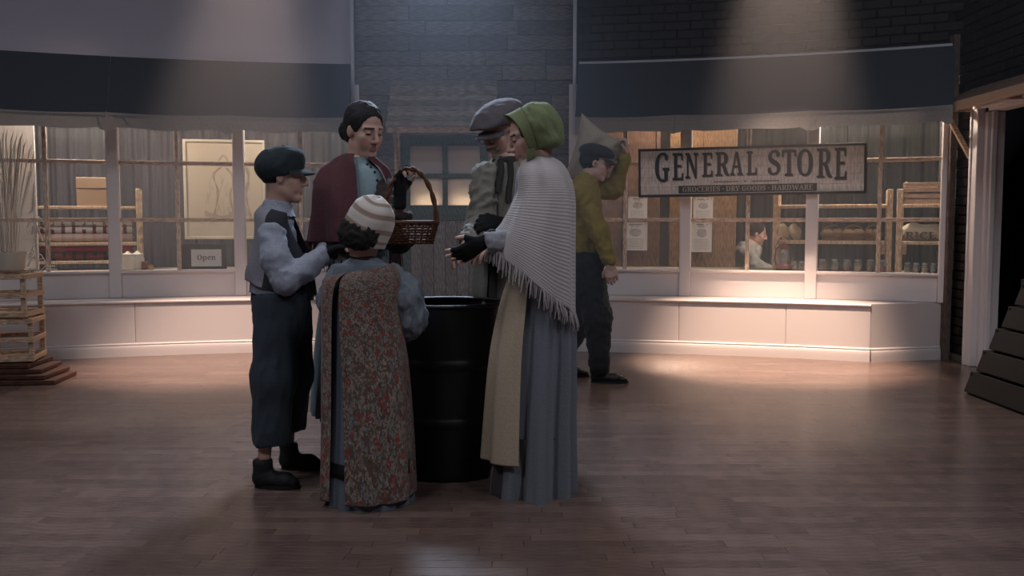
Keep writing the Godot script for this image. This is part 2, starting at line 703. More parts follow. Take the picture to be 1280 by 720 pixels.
func lay_floor():
	var t = structure("floor", "glossy brown strip laminate floor running across the hall", "floor")
	var floor_grain = [noise_tex(0.02, Color(0.74, 0.72, 0.71), Color(1, 1, 1), 512, 4, false, 21), noise_tex(0.02, Color(0.74, 0.72, 0.71), Color(1, 1, 1), 512, 4, false, 22)]
	var tones = []
	for k in 7:
		var c = Color(0.425, 0.35, 0.325).lerp(Color(0.49, 0.408, 0.376), k / 6.0)
		var m = wood(c, 0.25, Vector3(0.7, 14, 30), 1 + k % 2)
		m.albedo_texture = floor_grain[k % 2]
		m.metallic_specular = 0.5
		m.uv1_offset = Vector3(k * 0.37, 0, k * 0.21)
		tones.append(m)
	var under = wood(Color(0.46, 0.38, 0.35), 0.4, Vector3(0.9, 14, 17), 1)
	slab(t, "underlay", Vector3(-6.15, -0.12, -12.05), Vector3(6.15, -0.0115, 4.05), under)
	slab(t, "boards_beyond", Vector3(-6.15, -0.0115, -2.19), Vector3(6.15, 0.0, 4.05), under)
	slab(t, "boards_beyond", Vector3(-6.15, -0.0115, -12.05), Vector3(6.15, 0.0, -9.12), under)
	var lens = [0.36, 0.45, 0.54]
	var pieces = []
	for n in lens:
		pieces.append(box(Vector3(n - 0.0014, 0.012, 0.0646), 0.0009))
	var rest = []
	for k in 7:
		rest.append(SurfaceTool.new())
	var made = 0
	for r in 105:
		var d = 2.23 + r * 0.066
		var half = 0.56 * d + 1.3
		var x = -half - rng.randf() * 0.5
		while x < half:
			var k = rng.randi() % 3
			var tone = rng.randi() % 7
			var mid = Vector3(x + lens[k] / 2.0, -0.006, -d)
			if made < 300 and d > 2.9 and absf(mid.x) < 0.56 * d + 0.15:
				part(t, "plank", pieces[k], tones[tone], mid)
				made += 1
			else:
				rest[tone].append_from(pieces[k], 0, Transform3D(Basis.IDENTITY, mid))
			x += lens[k]
	var m = ArrayMesh.new()
	for k in 7:
		rest[k].commit(m)
		m.surface_set_material(k, tones[k])
	var o = MeshInstance3D.new()
	o.name = "planks_beyond"
	o.mesh = m
	o.set_meta("kind", "stuff")
	t.add_child(o)

# ---------------------------------------------------------------- the curved shop front
func dep(px: float, r: float) -> float:
	return -arc(phi_of(px, r), r).z

func chord(pa: float, pb: float, r := RF) -> Array:   # [node transform at floor level, length]
	var a = arc(phi_of(pa, r), r)
	var b = arc(phi_of(pb, r), r)
	var x = (b - a).normalized()
	return [Transform3D(Basis(x, Vector3.UP, x.cross(Vector3.UP)), (a + b) / 2.0), (b - a).length()]

const SILL := 0.717
const DECK := 0.475

func shop_window(n: int, pa: float, pb: float, pv: float, label: String, last := false):
	var ch = chord(pa, pb)
	var t = structure("window_%d" % n, label, "window")
	t.transform = ch[0]
	var L = ch[1]
	var h = 2.4
	var post = M.white
	part(t, "post", box(Vector3(0.1, h - DECK, 0.1), 0.006), post, Vector3(-L / 2, (h + DECK) / 2, 0))
	if last:
		part(t, "post", box(Vector3(0.1, h - DECK, 0.1), 0.006), post, Vector3(L / 2, (h + DECK) / 2, 0))
	var w = L - 0.1
	part(t, "apron_panel", box(Vector3(w, SILL - DECK - 0.02, 0.05), 0.004), M.white, Vector3(0, (SILL + DECK) / 2 - 0.01, -0.01))
	part(t, "sill", box(Vector3(w, 0.022, 0.1), 0.005), M.white, Vector3(0, SILL - 0.011, 0.0))
	part(t, "head_rail", box(Vector3(w, 0.08, 0.06), 0.005), M.white, Vector3(0, h - 0.04, 0))
	var bx = (pv - (pa + pb) / 2.0) / (pb - pa) * L
	part(t, "muntin", box(Vector3(0.036, h - 0.08 - SILL, 0.034), 0.004), M.muntin_v, Vector3(bx, (h - 0.08 + SILL) / 2, 0))
	var xs = [[-w / 2, bx - 0.018], [bx + 0.018, w / 2]]
	var ys = [SILL, 1.165, 1.67, h - 0.08]
	for y in [1.165, 1.67]:
		for s in xs:
			part(t, "muntin", box(Vector3(s[1] - s[0], 0.034, 0.03), 0.004), M.muntin, Vector3((s[0] + s[1]) / 2, y, 0))
	for s in xs:
		for k in 3:
			part(t, "pane", box(Vector3(s[1] - s[0] - 0.004, ys[k + 1] - ys[k] - 0.03, 0.004), 0.0005), M.glass, Vector3((s[0] + s[1]) / 2, (ys[k] + ys[k + 1]) / 2, -0.006))

func awning(pa: float, pb: float, label: String, tip_a: bool, tip_b: bool, batten: bool):
	var r1 = RF - 0.06
	var r2 = RF - 0.52
	var a1 = phi_of(pa, RF)
	var a2 = phi_of(pb, RF)
	var t = thing("awning", label, "awning", arc((a1 + a2) / 2, RF - 0.06, 0.0), "shop front awnings")
	var o = t.position
	var top = 2.58
	var low = 2.05
	var gap = 0.0008 if pb == 147 else -0.0006
	var canopy = func(u, v):
		var a = lerpf(a1 + gap, a2 - gap, u)
		var sag = 0.03 * sin(PI * v) + 0.012 * sin(PI * u) * v
		return arc(a, lerpf(r1, r2, v), lerpf(top, low, v) - sag) - o
	part(t, "canopy", grid_mesh(22, 10, canopy), M.awning)
	var wave = rng.randf() * 6.0
	var skirt = func(u, v):
		var a = lerpf(a1 + gap, a2 - gap, u)
		var s = 0.01 * sin(u * 9.0 + wave) * v
		var tab = smoothstep(0.08, 0.03, u) + smoothstep(0.92, 0.97, u)
		var drop = (0.125 + 0.03 * tab) * v + 0.006 * sin(u * 11.0 + wave) * v
		return arc(a, r2 - 0.004 + s, low - 0.012 * sin(PI * u) - drop) - o
	part(t, "valance", grid_mesh(26, 4, skirt), M.valance, Vector3.ZERO, Vector3.ZERO, "loose grey strip hanging from the front edge")
	for e in [[tip_a, a1], [tip_b, a2]]:
		if e[0]:
			var side = func(u, v):
				var rr = lerpf(r1, r2, u)
				var hi = lerpf(top, low, u)
				var lo = lerpf(2.2, low - 0.14, u)
				return arc(e[1], rr, lerpf(hi - 0.03 * sin(PI * u), lo, v)) - o
			part(t, "end_flap", grid_mesh(8, 4, side), M.awning)
	if batten:
		var edge = func(u, v):
			var a = lerpf(a1, a2, u)
			var ang = v * TAU
			return arc(a, r1 + 0.012 - 0.018 * cos(ang), top - 0.002 + 0.02 * sin(ang)) - o
		part(t, "batten", grid_mesh(10, 8, edge), M.batten, Vector3.ZERO, Vector3.ZERO, "white batten along the top edge")
	# the slim rod that holds the front edge and the two stays behind it
	var pts = []
	for k in 9:
		pts.append(arc(lerpf(a1 + 0.003, a2 - 0.003, k / 8.0), r2 + 0.02, low - 0.02) - o)
	part(t, "front_rod", tube(pts, 0.009, 6), M.black)
	for a in [a1 + 0.01, a2 - 0.01]:
		part(t, "stay", tube([arc(a, r2 + 0.02, low - 0.02) - o, arc(a, RF - 0.052, low - 0.05) - o], 0.007, 6), M.black)

func plinth(list: Array, label: String, end_a, end_b):
	var r = RF - 0.4
	var a1 = phi_of(list[0], r)
	var a2 = phi_of(list[list.size() - 1], r)
	var t = thing("window_plinth", label, "plinth", arc((a1 + a2) / 2, r), "white plinths under the shop windows")
	var o = t.position
	for k in list.size() - 1:
		var b1 = phi_of(list[k], r)
		var b2 = phi_of(list[k + 1], r)
		var f = func(u, v):
			var w = clampf(u * 1.1 - 0.05, 0.0, 1.0)
			var inn = 0.006 if u < 0.01 or u > 0.99 else 0.0
			return arc(lerpf(b1 + 0.0001, b2 - 0.0001, w), r + inn, lerpf(DECK - 0.022, 0.09, v)) - o
		part(t, "panel", grid_mesh(20, 2, f), M.plinth)
	var prof = [[0.003, 0.115], [-0.008, 0.11], [-0.012, 0.1], [-0.007, 0.094], [-0.016, 0.088], [-0.02, 0.06], [-0.02, 0.0]]
	var base = func(u, v):
		var x = v * (prof.size() - 1)
		var i = mini(int(x), prof.size() - 2)
		var p = Vector2(prof[i][0], prof[i][1]).lerp(Vector2(prof[i + 1][0], prof[i + 1][1]), x - i)
		return arc(lerpf(a1, a2, u), r + p.x, p.y) - o
	part(t, "skirting", grid_mesh(40, 12, base), M.plinth)
	var lid = func(u, v):
		var a = lerpf(a1, a2, u)
		var q = [[r + 0.012, DECK - 0.024], [r - 0.012, DECK - 0.024], [r - 0.016, DECK - 0.012], [r - 0.012, DECK], [RF + 0.08, DECK]]
		var i = int(round(v * 4))
		return arc(a, q[i][0], q[i][1]) - o
	part(t, "top", grid_mesh(40, 4, lid), M.plinth)
	for e in [[a1, end_a], [a2, end_b]]:
		var p = arc(e[0], r) - o
		var q = (arc(phi_of(e[1], RF), RF - 0.02) if e[1] != null else arc(e[0], RF)) - o
		var flip = e[0] == a2
		var fn = func(u, v):
			var w = u if flip else 1.0 - u
			return p.lerp(q, w) + Vector3(0, lerpf(DECK, 0.0, v), 0)
		part(t, "end_panel", grid_mesh(2, 2, fn), M.plinth)
		var d = (q - p)
		var out = d.normalized().cross(Vector3.UP) * (1.0 if flip else -1.0)
		var sk = func(u, v):
			var w = u if flip else 1.0 - u
			var x = v * (prof.size() - 1)
			var i = mini(int(x), prof.size() - 2)
			var z = Vector2(prof[i][0], prof[i][1]).lerp(Vector2(prof[i + 1][0], prof[i + 1][1]), x - i)
			return p.lerp(q, w) - out * z.x + Vector3(0, z.y, 0)
		part(t, "skirting", grid_mesh(2, 12, sk), M.plinth)
		if e[1] != null:      # the wedge of top between the end panel and the arc
			var pts = [p, q, arc(e[0], RF) - o]
			var v3 = PackedVector3Array()
			for z in pts:
				v3.append(z + Vector3(0, DECK - 0.001, 0))
			var ix = PackedInt32Array([0, 1, 2]) if (v3[2] - v3[0]).cross(v3[1] - v3[0]).y > 0 else PackedInt32Array([0, 2, 1])
			part(t, "top", finish(v3, ix, null, null, false), M.plinth)

func storefront():
	M["awning"] = cloth(Color(0.2, 0.225, 0.26), 0.5)
	M["valance"] = cloth(Color(0.5, 0.49, 0.49), 0.5)
	M["valance"].backlight_enabled = true
	M["valance"].backlight = Color(0.5, 0.48, 0.46)
	M["batten"] = flat(Color(0.7, 0.72, 0.76), 0.5)
	var wins = [
		[-172, -14, -95, "tall shop window at the far end of the curved front, with a wooden grid"],
		[-14, 143, 57, "shop window with a wooden grid before the shelf of cloth bolts"],
		[143, 300, 221.5, "shop window with a wooden grid before the open card and framed print"],
		[300, 444, 376, "shop window with a wooden grid between the framed print and the siding"],
		[718, 857, 782, "shop window with a wooden grid next to the green door, before tan boards"],
		[857, 1015, 936, "shop window with a wooden grid behind the general store sign"],
		[1015, 1183, 1101, "shop window with a wooden grid before the shelves of baskets and sacks"]]
	for k in wins.size():
		shop_window(k + 1, wins[k][0], wins[k][1], wins[k][2], wins[k][3], k == 3 or k == 6)
	# the plain upper wall on the one side
	var t = structure("wall_upper_left", "plain pale lilac wall above the dark awnings", "wall")
	var wl = func(u, v):
		return arc(lerpf(phi_of(-260), phi_of(441), u), RF + (0.06 if v < 0.75 else 0.2) , lerpf(2.4, 5.0, minf(v / 0.7, 1.0)))
	part(t, "plaster", grid_mesh(40, 8, wl), M.white_wall)
	# brick above the awnings on the other side
	t = structure("wall_upper_right", "dark navy brick wall above the general store awnings", "wall")
	var brick_mats = []
	for k in 5:
		var c = Color(0.038, 0.042, 0.065).lerp(Color(0.062, 0.066, 0.092), k / 4.0)
		var m = wood(c, 0.8, Vector3(6, 6, 6), 2)
		brick_mats.append(m)
	M["bricks"] = brick_mats
	var mortar = flat(Color(0.032, 0.034, 0.05), 0.95)
	M["mortar"] = mortar
	var bm = box(Vector3(0.212, 0.066, 0.06), 0.005)
	var wr = func(u, v):
		return arc(lerpf(phi_of(716), phi_of(1186), u), RF + 0.075, lerpf(2.4, 5.0, v))
	part(t, "mortar", grid_mesh(30, 4, wr), mortar)
	var p1 = phi_of(721)
	var p2 = phi_of(1184)
	var dphi = 0.2225 / RF
	for row in 11:
		var a = p1 + (0.0 if row % 2 == 0 else -dphi / 2) + dphi / 2
		while a < p2:
			if a - dphi / 2 > p1 - 0.004:
				var o = part(t, "brick", bm, brick_mats[rng.randi() % 5], arc(a, RF + 0.052 + rng.randf() * 0.006, 2.52 + row * 0.0765))
				o.rotation.y = -a
			a += dphi
	# white corner strips
	var k = 1
	for e in [[444.0, 1.95, 4.2, "slim white corner strip between the lilac wall and the siding"], [718.0, 1.95, 3.16, "slim white corner strip between the siding and the brick"]]:
		var ph = phi_of(e[0])
		var tr = structure("trim_%d" % k, e[3], "trim", arc(ph, RF - 0.06))
		tr.rotation.y = -ph
		part(tr, "strip", box(Vector3(0.032, e[2] - e[1], 0.09), 0.004), M.batten, Vector3(0, (e[1] + e[2]) / 2, 0))
		k += 1
	centre_wall()
	var left_sections = [[-172, -14, "dark awning section beyond the shelf of cloth bolts, farthest from the siding"], [-14, 147, "dark awning section over the shelf of cloth bolts"], [147, 295, "dark awning section over the open card"], [295, 441, "dark awning section under the lilac wall that ends at the siding"]]
	for i in 4:
		awning(left_sections[i][0], left_sections[i][1], left_sections[i][2], i == 0, i == 3, false)
	var right_sections = [[723, 845, "dark awning section with a white top batten beside the siding"], [845, 1012, "dark awning section with a white top batten over the general store sign"], [1012, 1186, "dark awning section with a white top batten ending at the brick side wall"]]
	for i in 3:
		awning(right_sections[i][0], right_sections[i][1], right_sections[i][2], i == 0, i == 2, true)
	plinth([-172, -15, 165, 318, 462], "long white curved plinth under the windows with cloth bolts and framed print", null, null)
	plinth([668, 850, 985, 1092], "white curved plinth under the general store windows, with an angled end", null, 1180)
	var tr2 = structure("trim_3", "brown corner strip where the shop front meets the brick side wall", "trim", arc(phi_of(1186), RF - 0.04))
	part(tr2, "strip", box(Vector3(0.05, 2.66, 0.09), 0.004), wood(Color(0.42, 0.36, 0.33), 0.7, Vector3(12, 1, 12), 1), Vector3(0, 1.33, 0))
	store_sign()

func centre_wall():
	var ch = chord(446, 716, RF)
	var t = structure("wall_center", "dark weathered plank siding around the green door", "wall")
	t.transform = ch[0]
	var L = ch[1]
	var to_x = func(px): return (px - 581.0) / 270.0 * L
	part(t, "backing", box(Vector3(L, 2.9, 0.04), 0.002), flat(Color(0.08, 0.07, 0.07), 0.9), Vector3(0, 3.55, -0.05))
	for s in [[-L / 2, to_x.call(500)], [to_x.call(613), L / 2]]:
		part(t, "backing", box(Vector3(s[1] - s[0], 2.1, 0.04), 0.002), flat(Color(0.08, 0.07, 0.07), 0.9), Vector3((s[0] + s[1]) / 2, 1.05, -0.05))
	var mats = []
	for k in 5:
		mats.append(wood(Color(0.35, 0.33, 0.33).lerp(Color(0.49, 0.46, 0.45), k / 4.0), 0.75, Vector3(0.9, 11, 11), 1 + k % 2))
	var hgt = 0.135
	for row in 33:
		var y = 0.01 + row * hgt
		var spans = [[-L / 2, L / 2]]
		if y < 1.96:
			spans = [[-L / 2, to_x.call(500)], [to_x.call(614), L / 2]]
		for s in spans:
			var x = s[0]
			var first = true
			while x < s[1] - 0.01:
				var n = snappedf(rng.randf_range(0.35, 1.1), 0.05)
				if first:
					n = snappedf(rng.randf_range(0.2, 0.9), 0.05)
					first = false
				n = minf(n, s[1] - x)
				if s[1] - x - n < 0.15:
					n = s[1] - x
				var thick = 0.022 + 0.008 * float(rng.randi() % 3)
				part(t, "plank", box(Vector3(n - 0.004, hgt - 0.005, thick), 0.003), mats[rng.randi() % 5], Vector3(x + n / 2, y + hgt / 2, -0.03 + thick / 2))
				x += n
	# the green door
	var door = structure("door_1", "green shop door with four frosted panes over a boarded panel", "door")
	door.transform = ch[0] * Transform3D(Basis.IDENTITY, Vector3(to_x.call(557), 0, 0.0))
	var green = wood(Color(0.37, 0.42, 0.345), 0.6, Vector3(10, 1.4, 10), 2)
	var W = 0.82
	for s in [-1, 1]:
		part(door, "stile", box(Vector3(0.085, 1.93, 0.05), 0.004), green, Vector3(s * (W / 2 - 0.043), 0.975, 0))
		part(door, "casing", box(Vector3(0.05, 2.0, 0.07), 0.004), M.pine_v, Vector3(s * (W / 2 + 0.026), 1.0, 0.01))
	part(door, "casing", box(Vector3(W + 0.1, 0.05, 0.07), 0.004), M.pine, Vector3(0, 2.025, 0.01))
	var iw = W - 0.17
	for r in [[1.845, 1.94], [1.546, 1.591], [1.16, 1.3], [0.01, 0.2]]:
		part(door, "rail", box(Vector3(iw, r[1] - r[0], 0.05), 0.004), green, Vector3(0, (r[0] + r[1]) / 2, 0))
	for r in [[1.3, 1.546], [1.591, 1.845]]:
		part(door, "muntin", box(Vector3(0.045, r[1] - r[0], 0.045), 0.004), green, Vector3(0, (r[0] + r[1]) / 2, 0))
	var frost = flat(Color(0.85, 0.8, 0.78), 0.9)
	frost.backlight_enabled = true
	frost.backlight = Color(1.0, 0.96, 0.92)
	for s in [-1, 1]:
		for r in [[1.3, 1.546], [1.591, 1.845]]:
			part(door, "pane", box(Vector3(iw / 2 - 0.024, r[1] - r[0], 0.005), 0.0005), frost, Vector3(s * (iw / 4 + 0.011), (r[0] + r[1]) / 2, -0.01))
	var grey = [wood(Color(0.64, 0.58, 0.55), 0.7, Vector3(12, 1.2, 12), 1), wood(Color(0.6, 0.545, 0.52), 0.7, Vector3(12, 1.2, 12), 2)]
	for i in 6:
		part(door, "panel_board", box(Vector3(iw / 6 - 0.003, 0.96, 0.03), 0.004), grey[i % 2], Vector3(-iw / 2 + iw / 6 * (i + 0.5), 0.68, 0))
	part(door, "door_knob", lathe([[0.0, 0.05], [0.02, 0.045], [0.026, 0.03], [0.02, 0.015], [0.01, 0.01], [0.01, 0.0], [0.03, 0.0]], 14), flat(Color(0.4, 0.3, 0.15), 0.4, 0.8), Vector3(W / 2 - 0.045, 1.0, 0.025), Vector3(PI / 2, 0, 0))
	# a lamp tube on a stand behind the lower panes
	var lamp = thing("lamp_tube", "glowing warm lamp tube low behind the frosted door panes", "lamp", ch[0] * Vector3(to_x.call(557), 0, -0.065))
	lamp.basis = ch[0].basis
	var lm = flat(Color(1, 0.9, 0.8), 0.5)
	lm.emission_enabled = true
	lm.emission = Color(1.0, 0.92, 0.8)
	lm.emission_energy_multiplier = 5.0
	for s in [-1, 1]:
		part(lamp, "tube", tube([Vector3(s * 0.1, 1.272, 0), Vector3(s * 0.24, 1.272, 0)], 0.014, 10), lm)
		var l = OmniLight3D.new()
		l.name = "tube_glow"
		l.light_color = Color(1.0, 0.92, 0.8)
		l.light_energy = 0.035
		l.omni_range = 6.0
		l.omni_attenuation = 2.0
		l.light_size = 0.01
		l.shadow_enabled = true
		lamp.add_child(l, true)
		l.position = Vector3(s * 0.17, 1.272, 0)
		part(lamp, "leg", tube([Vector3(s * 0.17, 0, 0), Vector3(s * 0.17, 1.24, 0)], 0.008, 6), M.black)
	# the little board roof above it
	var roof = thing("porch_roof", "small sloping roof of weathered lapped boards over the green door", "roof", ch[0] * Vector3(to_x.call(557), 0, 0))
	roof.basis = ch[0].basis
	var rm = []
	for i in 4:
		rm.append(wood(Color(0.62, 0.57, 0.53).lerp(Color(0.76, 0.7, 0.65), i / 3.0), 0.8, Vector3(0.8, 10, 10), 1 + i % 2))
	var hi = Vector3(0, 2.43, 0.03)
	var lo = Vector3(0, 1.985, 0.36)
	var tilt = atan2(0.445, 0.33)
	for i in 9:
		var q = (i + 0.5) / 9.0
		part(roof, "board", box(Vector3(0.96 + 0.012 * float(i % 3), 0.078, 0.016), 0.003), rm[[0, 2, 1, 3, 0, 2, 3, 1, 2][i]], hi.lerp(lo, q) + Vector3(0, 0.004, 0.004), Vector3(-(PI / 2 - tilt) - 0.2, 0, 0))
	part(roof, "eave_board", box(Vector3(0.97, 0.05, 0.022), 0.003), M.pine, Vector3(0, 1.955, 0.365))
	for s in [-1, 1]:
		var rr = bar(roof, "rafter", Vector3(s * 0.42, 2.4, 0.03), Vector3(s * 0.42, 1.965, 0.345), 0.04, 0.04, M.pine)
		rr.position.y -= 0.02
		bar(roof, "bracket", Vector3(s * 0.42, 1.62, 0.04), Vector3(s * 0.42, 1.94, 0.33), 0.03, 0.03, M.pine)

func lettering(parent: Node3D, text: String, x: float, y: float, w: float, h: float, depth: float, m: Material, z: float, called := "letter", serif := true) -> MeshInstance3D:
	var tm = TextMesh.new()
	var f = SystemFont.new()
	f.font_names = PackedStringArray(["Droid Serif" if serif else "Droid Sans"])
	f.font_weight = 700
	tm.font = f
	tm.font_size = 64
	tm.pixel_size = 0.01
	tm.depth = 0.02
	tm.text = text
	var bb = tm.get_aabb()
	var o = part(parent, called, tm, m)
	var sx = w / bb.size.x
	var sy = h / bb.size.y
	o.scale = Vector3(sx, sy, depth / 0.02)
	o.position = Vector3(x, y, z) - Vector3(bb.get_center().x * sx, bb.get_center().y * sy, 0)
	return o

func store_sign():
	var r = RF - 0.14
	var ph = phi_of(937, r)
	var d = dep(937, r)
	var c = at(937, 213.5, d)
	var t = thing("store_sign", "cream wooden sign reading GENERAL STORE hung before the shop windows", "sign", c)
	t.rotation = Vector3(0, -ph * 0.75, deg_to_rad(0.75))
	var s = FOCAL / d * 1.02
	var W = 279.0 / s
	var H = 61.5 / s
	var face = M.sign_face
	for k in 5:
		part(t, "board", box(Vector3(W - 0.03, H / 5 - 0.002, 0.02), 0.002), face, Vector3(0, H / 2 - H / 5 * (k + 0.5), 0))
	var dark = wood(Color(0.22, 0.21, 0.2), 0.7, Vector3(2, 12, 12), 2)
	for q in [-1, 1]:
		part(t, "frame", box(Vector3(W, 0.022, 0.034), 0.003), dark, Vector3(0, q * (H / 2 - 0.008), 0.002))
		part(t, "frame", box(Vector3(0.02, H, 0.034), 0.003), dark, Vector3(q * (W / 2 - 0.008), 0, 0.002))
	var ink = flat(Color(0.17, 0.165, 0.17), 0.8)
	var shade = flat(Color(0.5, 0.43, 0.4), 0.8)
	var mid = func(px): return 213.5 - (px - 937.0) * 0.0128
	var L = [["G", 818.6, 836.5, 189, 226.5], ["E", 840.8, 854, 190, 224.5], ["N", 857, 873, 190, 222.5], ["E", 878, 891, 190, 220.5], ["R", 894.5, 912, 189.5, 219.5], ["A", 913, 928.5, 189.3, 219], ["L", 933, 945.5, 189, 218.7], ["S", 959, 974, 188, 219], ["T", 976, 993, 187.8, 220.5], ["O", 994.5, 1013, 187.4, 220.7], ["R", 1018, 1036, 187, 223], ["E", 1039, 1053, 186.5, 225.5]]
	for e in L:
		var px = (e[1] + e[2]) / 2.0
		var x = (px - 937.0) / s
		var y = -((e[3] + e[4]) / 2.0 - mid.call(px)) / s
		lettering(t, e[0], x + 0.007, y - 0.008, (e[2] - e[1]) / s, (e[4] - e[3]) / s, 0.003, shade, 0.0105, "letter_shade")
		lettering(t, e[0], x, y, (e[2] - e[1]) / s, (e[4] - e[3]) / s, 0.006, ink, 0.013)
	var by = -(235.6 - mid.call(933)) / s
	part(t, "band", box(Vector3(170.0 / s, 9.6 / s, 0.004), 0.001), flat(Color(0.25, 0.245, 0.235), 0.8), Vector3(-3.5 / s, by, 0.0115))
	lettering(t, "GROCERIES · DRY GOODS · HARDWARE", -3.5 / s, by, 160.0 / s, 6.4 / s, 0.003, flat(Color(0.72, 0.67, 0.62), 0.8), 0.0145, "small_lettering")
	var red = flat(Color(0.5, 0.24, 0.18), 0.8)
	for q in [[893, 923], [940, 973]]:
		part(t, "flourish", box(Vector3((q[1] - q[0]) / s, 0.008, 0.003), 0.001), red, Vector3(((q[0] + q[1]) / 2.0 - 937) / s, -(226.7 - mid.call(937)) / s, 0.0115))
	part(t, "flourish", lathe([[0.0, 0.003], [0.008, 0.003], [0.008, 0.0]], 10), red, Vector3(-5.5 / s, -(226.7 - mid.call(932)) / s, 0.0105), Vector3(PI / 2, 0, 0))
	for q in [-1, 1]:
		part(t, "hanging_cord", tube([Vector3(q * W * 0.42, H / 2 - 0.01, 0), Vector3(q * W * 0.42, H / 2 + 0.18, 0.0), Vector3(q * W * 0.42, 2.0 - c.y, -0.14 + 0.05)], 0.004, 5), M.black)

# ---------------------------------------------------------------- inside the shop
func drapes(called: String, label: String, pa: float, pb: float, r: float, h: float, m: Material):
	var a1 = phi_of(pa, r)
	var a2 = phi_of(pb, r)
	var o = arc((a1 + a2) / 2, r)
	var t = thing(called, label, "curtain", o)
	var n = int((a2 - a1) * r / 0.16)
	var f = func(u, v):
		var w = u + 0.006 * sin(u * 31.0)
		var fold = 0.022 * sin(w * n * TAU) + 0.012 * sin(w * n * 2.7 * TAU + 1.0)
		return arc(lerpf(a1, a2, u), r + fold * (0.7 + 0.3 * v), lerpf(h, 0.02, v)) - o
	part(t, "fabric", grid_mesh(n * 12, 4, f), m)
	part(t, "rail", tube([arc(a1, r, h + 0.02) - o, arc(lerpf(a1, a2, 0.25), r, h + 0.02) - o, arc(lerpf(a1, a2, 0.5), r, h + 0.02) - o, arc(lerpf(a1, a2, 0.75), r, h + 0.02) - o, arc(a2, r, h + 0.02) - o], 0.015, 6), M.black)

func pic(w: int, h: int, bg: Color, draw: Callable) -> ImageTexture:
	var im = Image.create(w, h, false, Image.FORMAT_RGB8)
	im.fill(bg)
	draw.call(im)
	return ImageTexture.create_from_image(im)

func stroke(im: Image, pts: Array, c: Color, wd := 1):
	for k in pts.size() - 1:
		var a = pts[k]
		var b = pts[k + 1]
		var n = int(a.distance_to(b)) + 1
		for i in n + 1:
			var p = a.lerp(b, float(i) / n)
			im.fill_rect(Rect2i(int(p.x), int(p.y), wd, wd), c)

func curve(pts: Array, n := 20) -> Array:
	var out = []
	for i in n + 1:
		out.append(spline(pts, float(i) / n))
	return out

func sheet(parent: Node3D, called: String, w: float, h: float, tex: Texture2D, where := Vector3.ZERO, label := "") -> MeshInstance3D:
	var m = flat(Color.WHITE, 0.85)
	m.albedo_texture = tex
	var f = func(u, v): return Vector3((u - 0.5) * w, (0.5 - v) * h, 0)
	return part(parent, called, grid_mesh(1, 1, f), m, where, Vector3.ZERO, label)

func facing(t: Node3D, px: float, r: float):
	t.rotation.y = -phi_of(px, r)

func inside(px: float, py: float, r: float) -> Vector3:
	return at(px, py, dep(px, r))

func shop_lamp(px: float, r: float, h: float, energy: float, col: Color, label: String):
	var p = arc(phi_of(px, r), r, h)
	var t = thing("pendant_lamp", label, "lamp", p, "lamps inside the shop")
	var lm = flat(Color(1, 0.95, 0.85), 0.5)
	lm.emission_enabled = true
	lm.emission = col
	lm.emission_energy_multiplier = 5.0
	part(t, "bulb", lathe([[0.0, -0.05], [0.03, -0.04], [0.04, -0.01], [0.03, 0.025], [0.015, 0.04], [0.0, 0.045]], 16), lm)
	part(t, "shade", lathe([[0.17, -0.03], [0.15, 0.02], [0.05, 0.08], [0.03, 0.1], [0.0, 0.1]], 24), flat(Color(0.5, 0.5, 0.5), 0.5))
	part(t, "cord", tube([Vector3(0, 0.1, 0), Vector3(0, 2.7 - h, 0)], 0.005, 5), M.black)
	var l = OmniLight3D.new()
	l.name = "glow"
	l.light_color = col
	l.light_energy = energy
	l.omni_range = 8.0
	l.omni_attenuation = 2.0
	l.light_size = 0.04
	l.shadow_enabled = true
	t.add_child(l)
	l.position = Vector3(0, -0.01, 0)

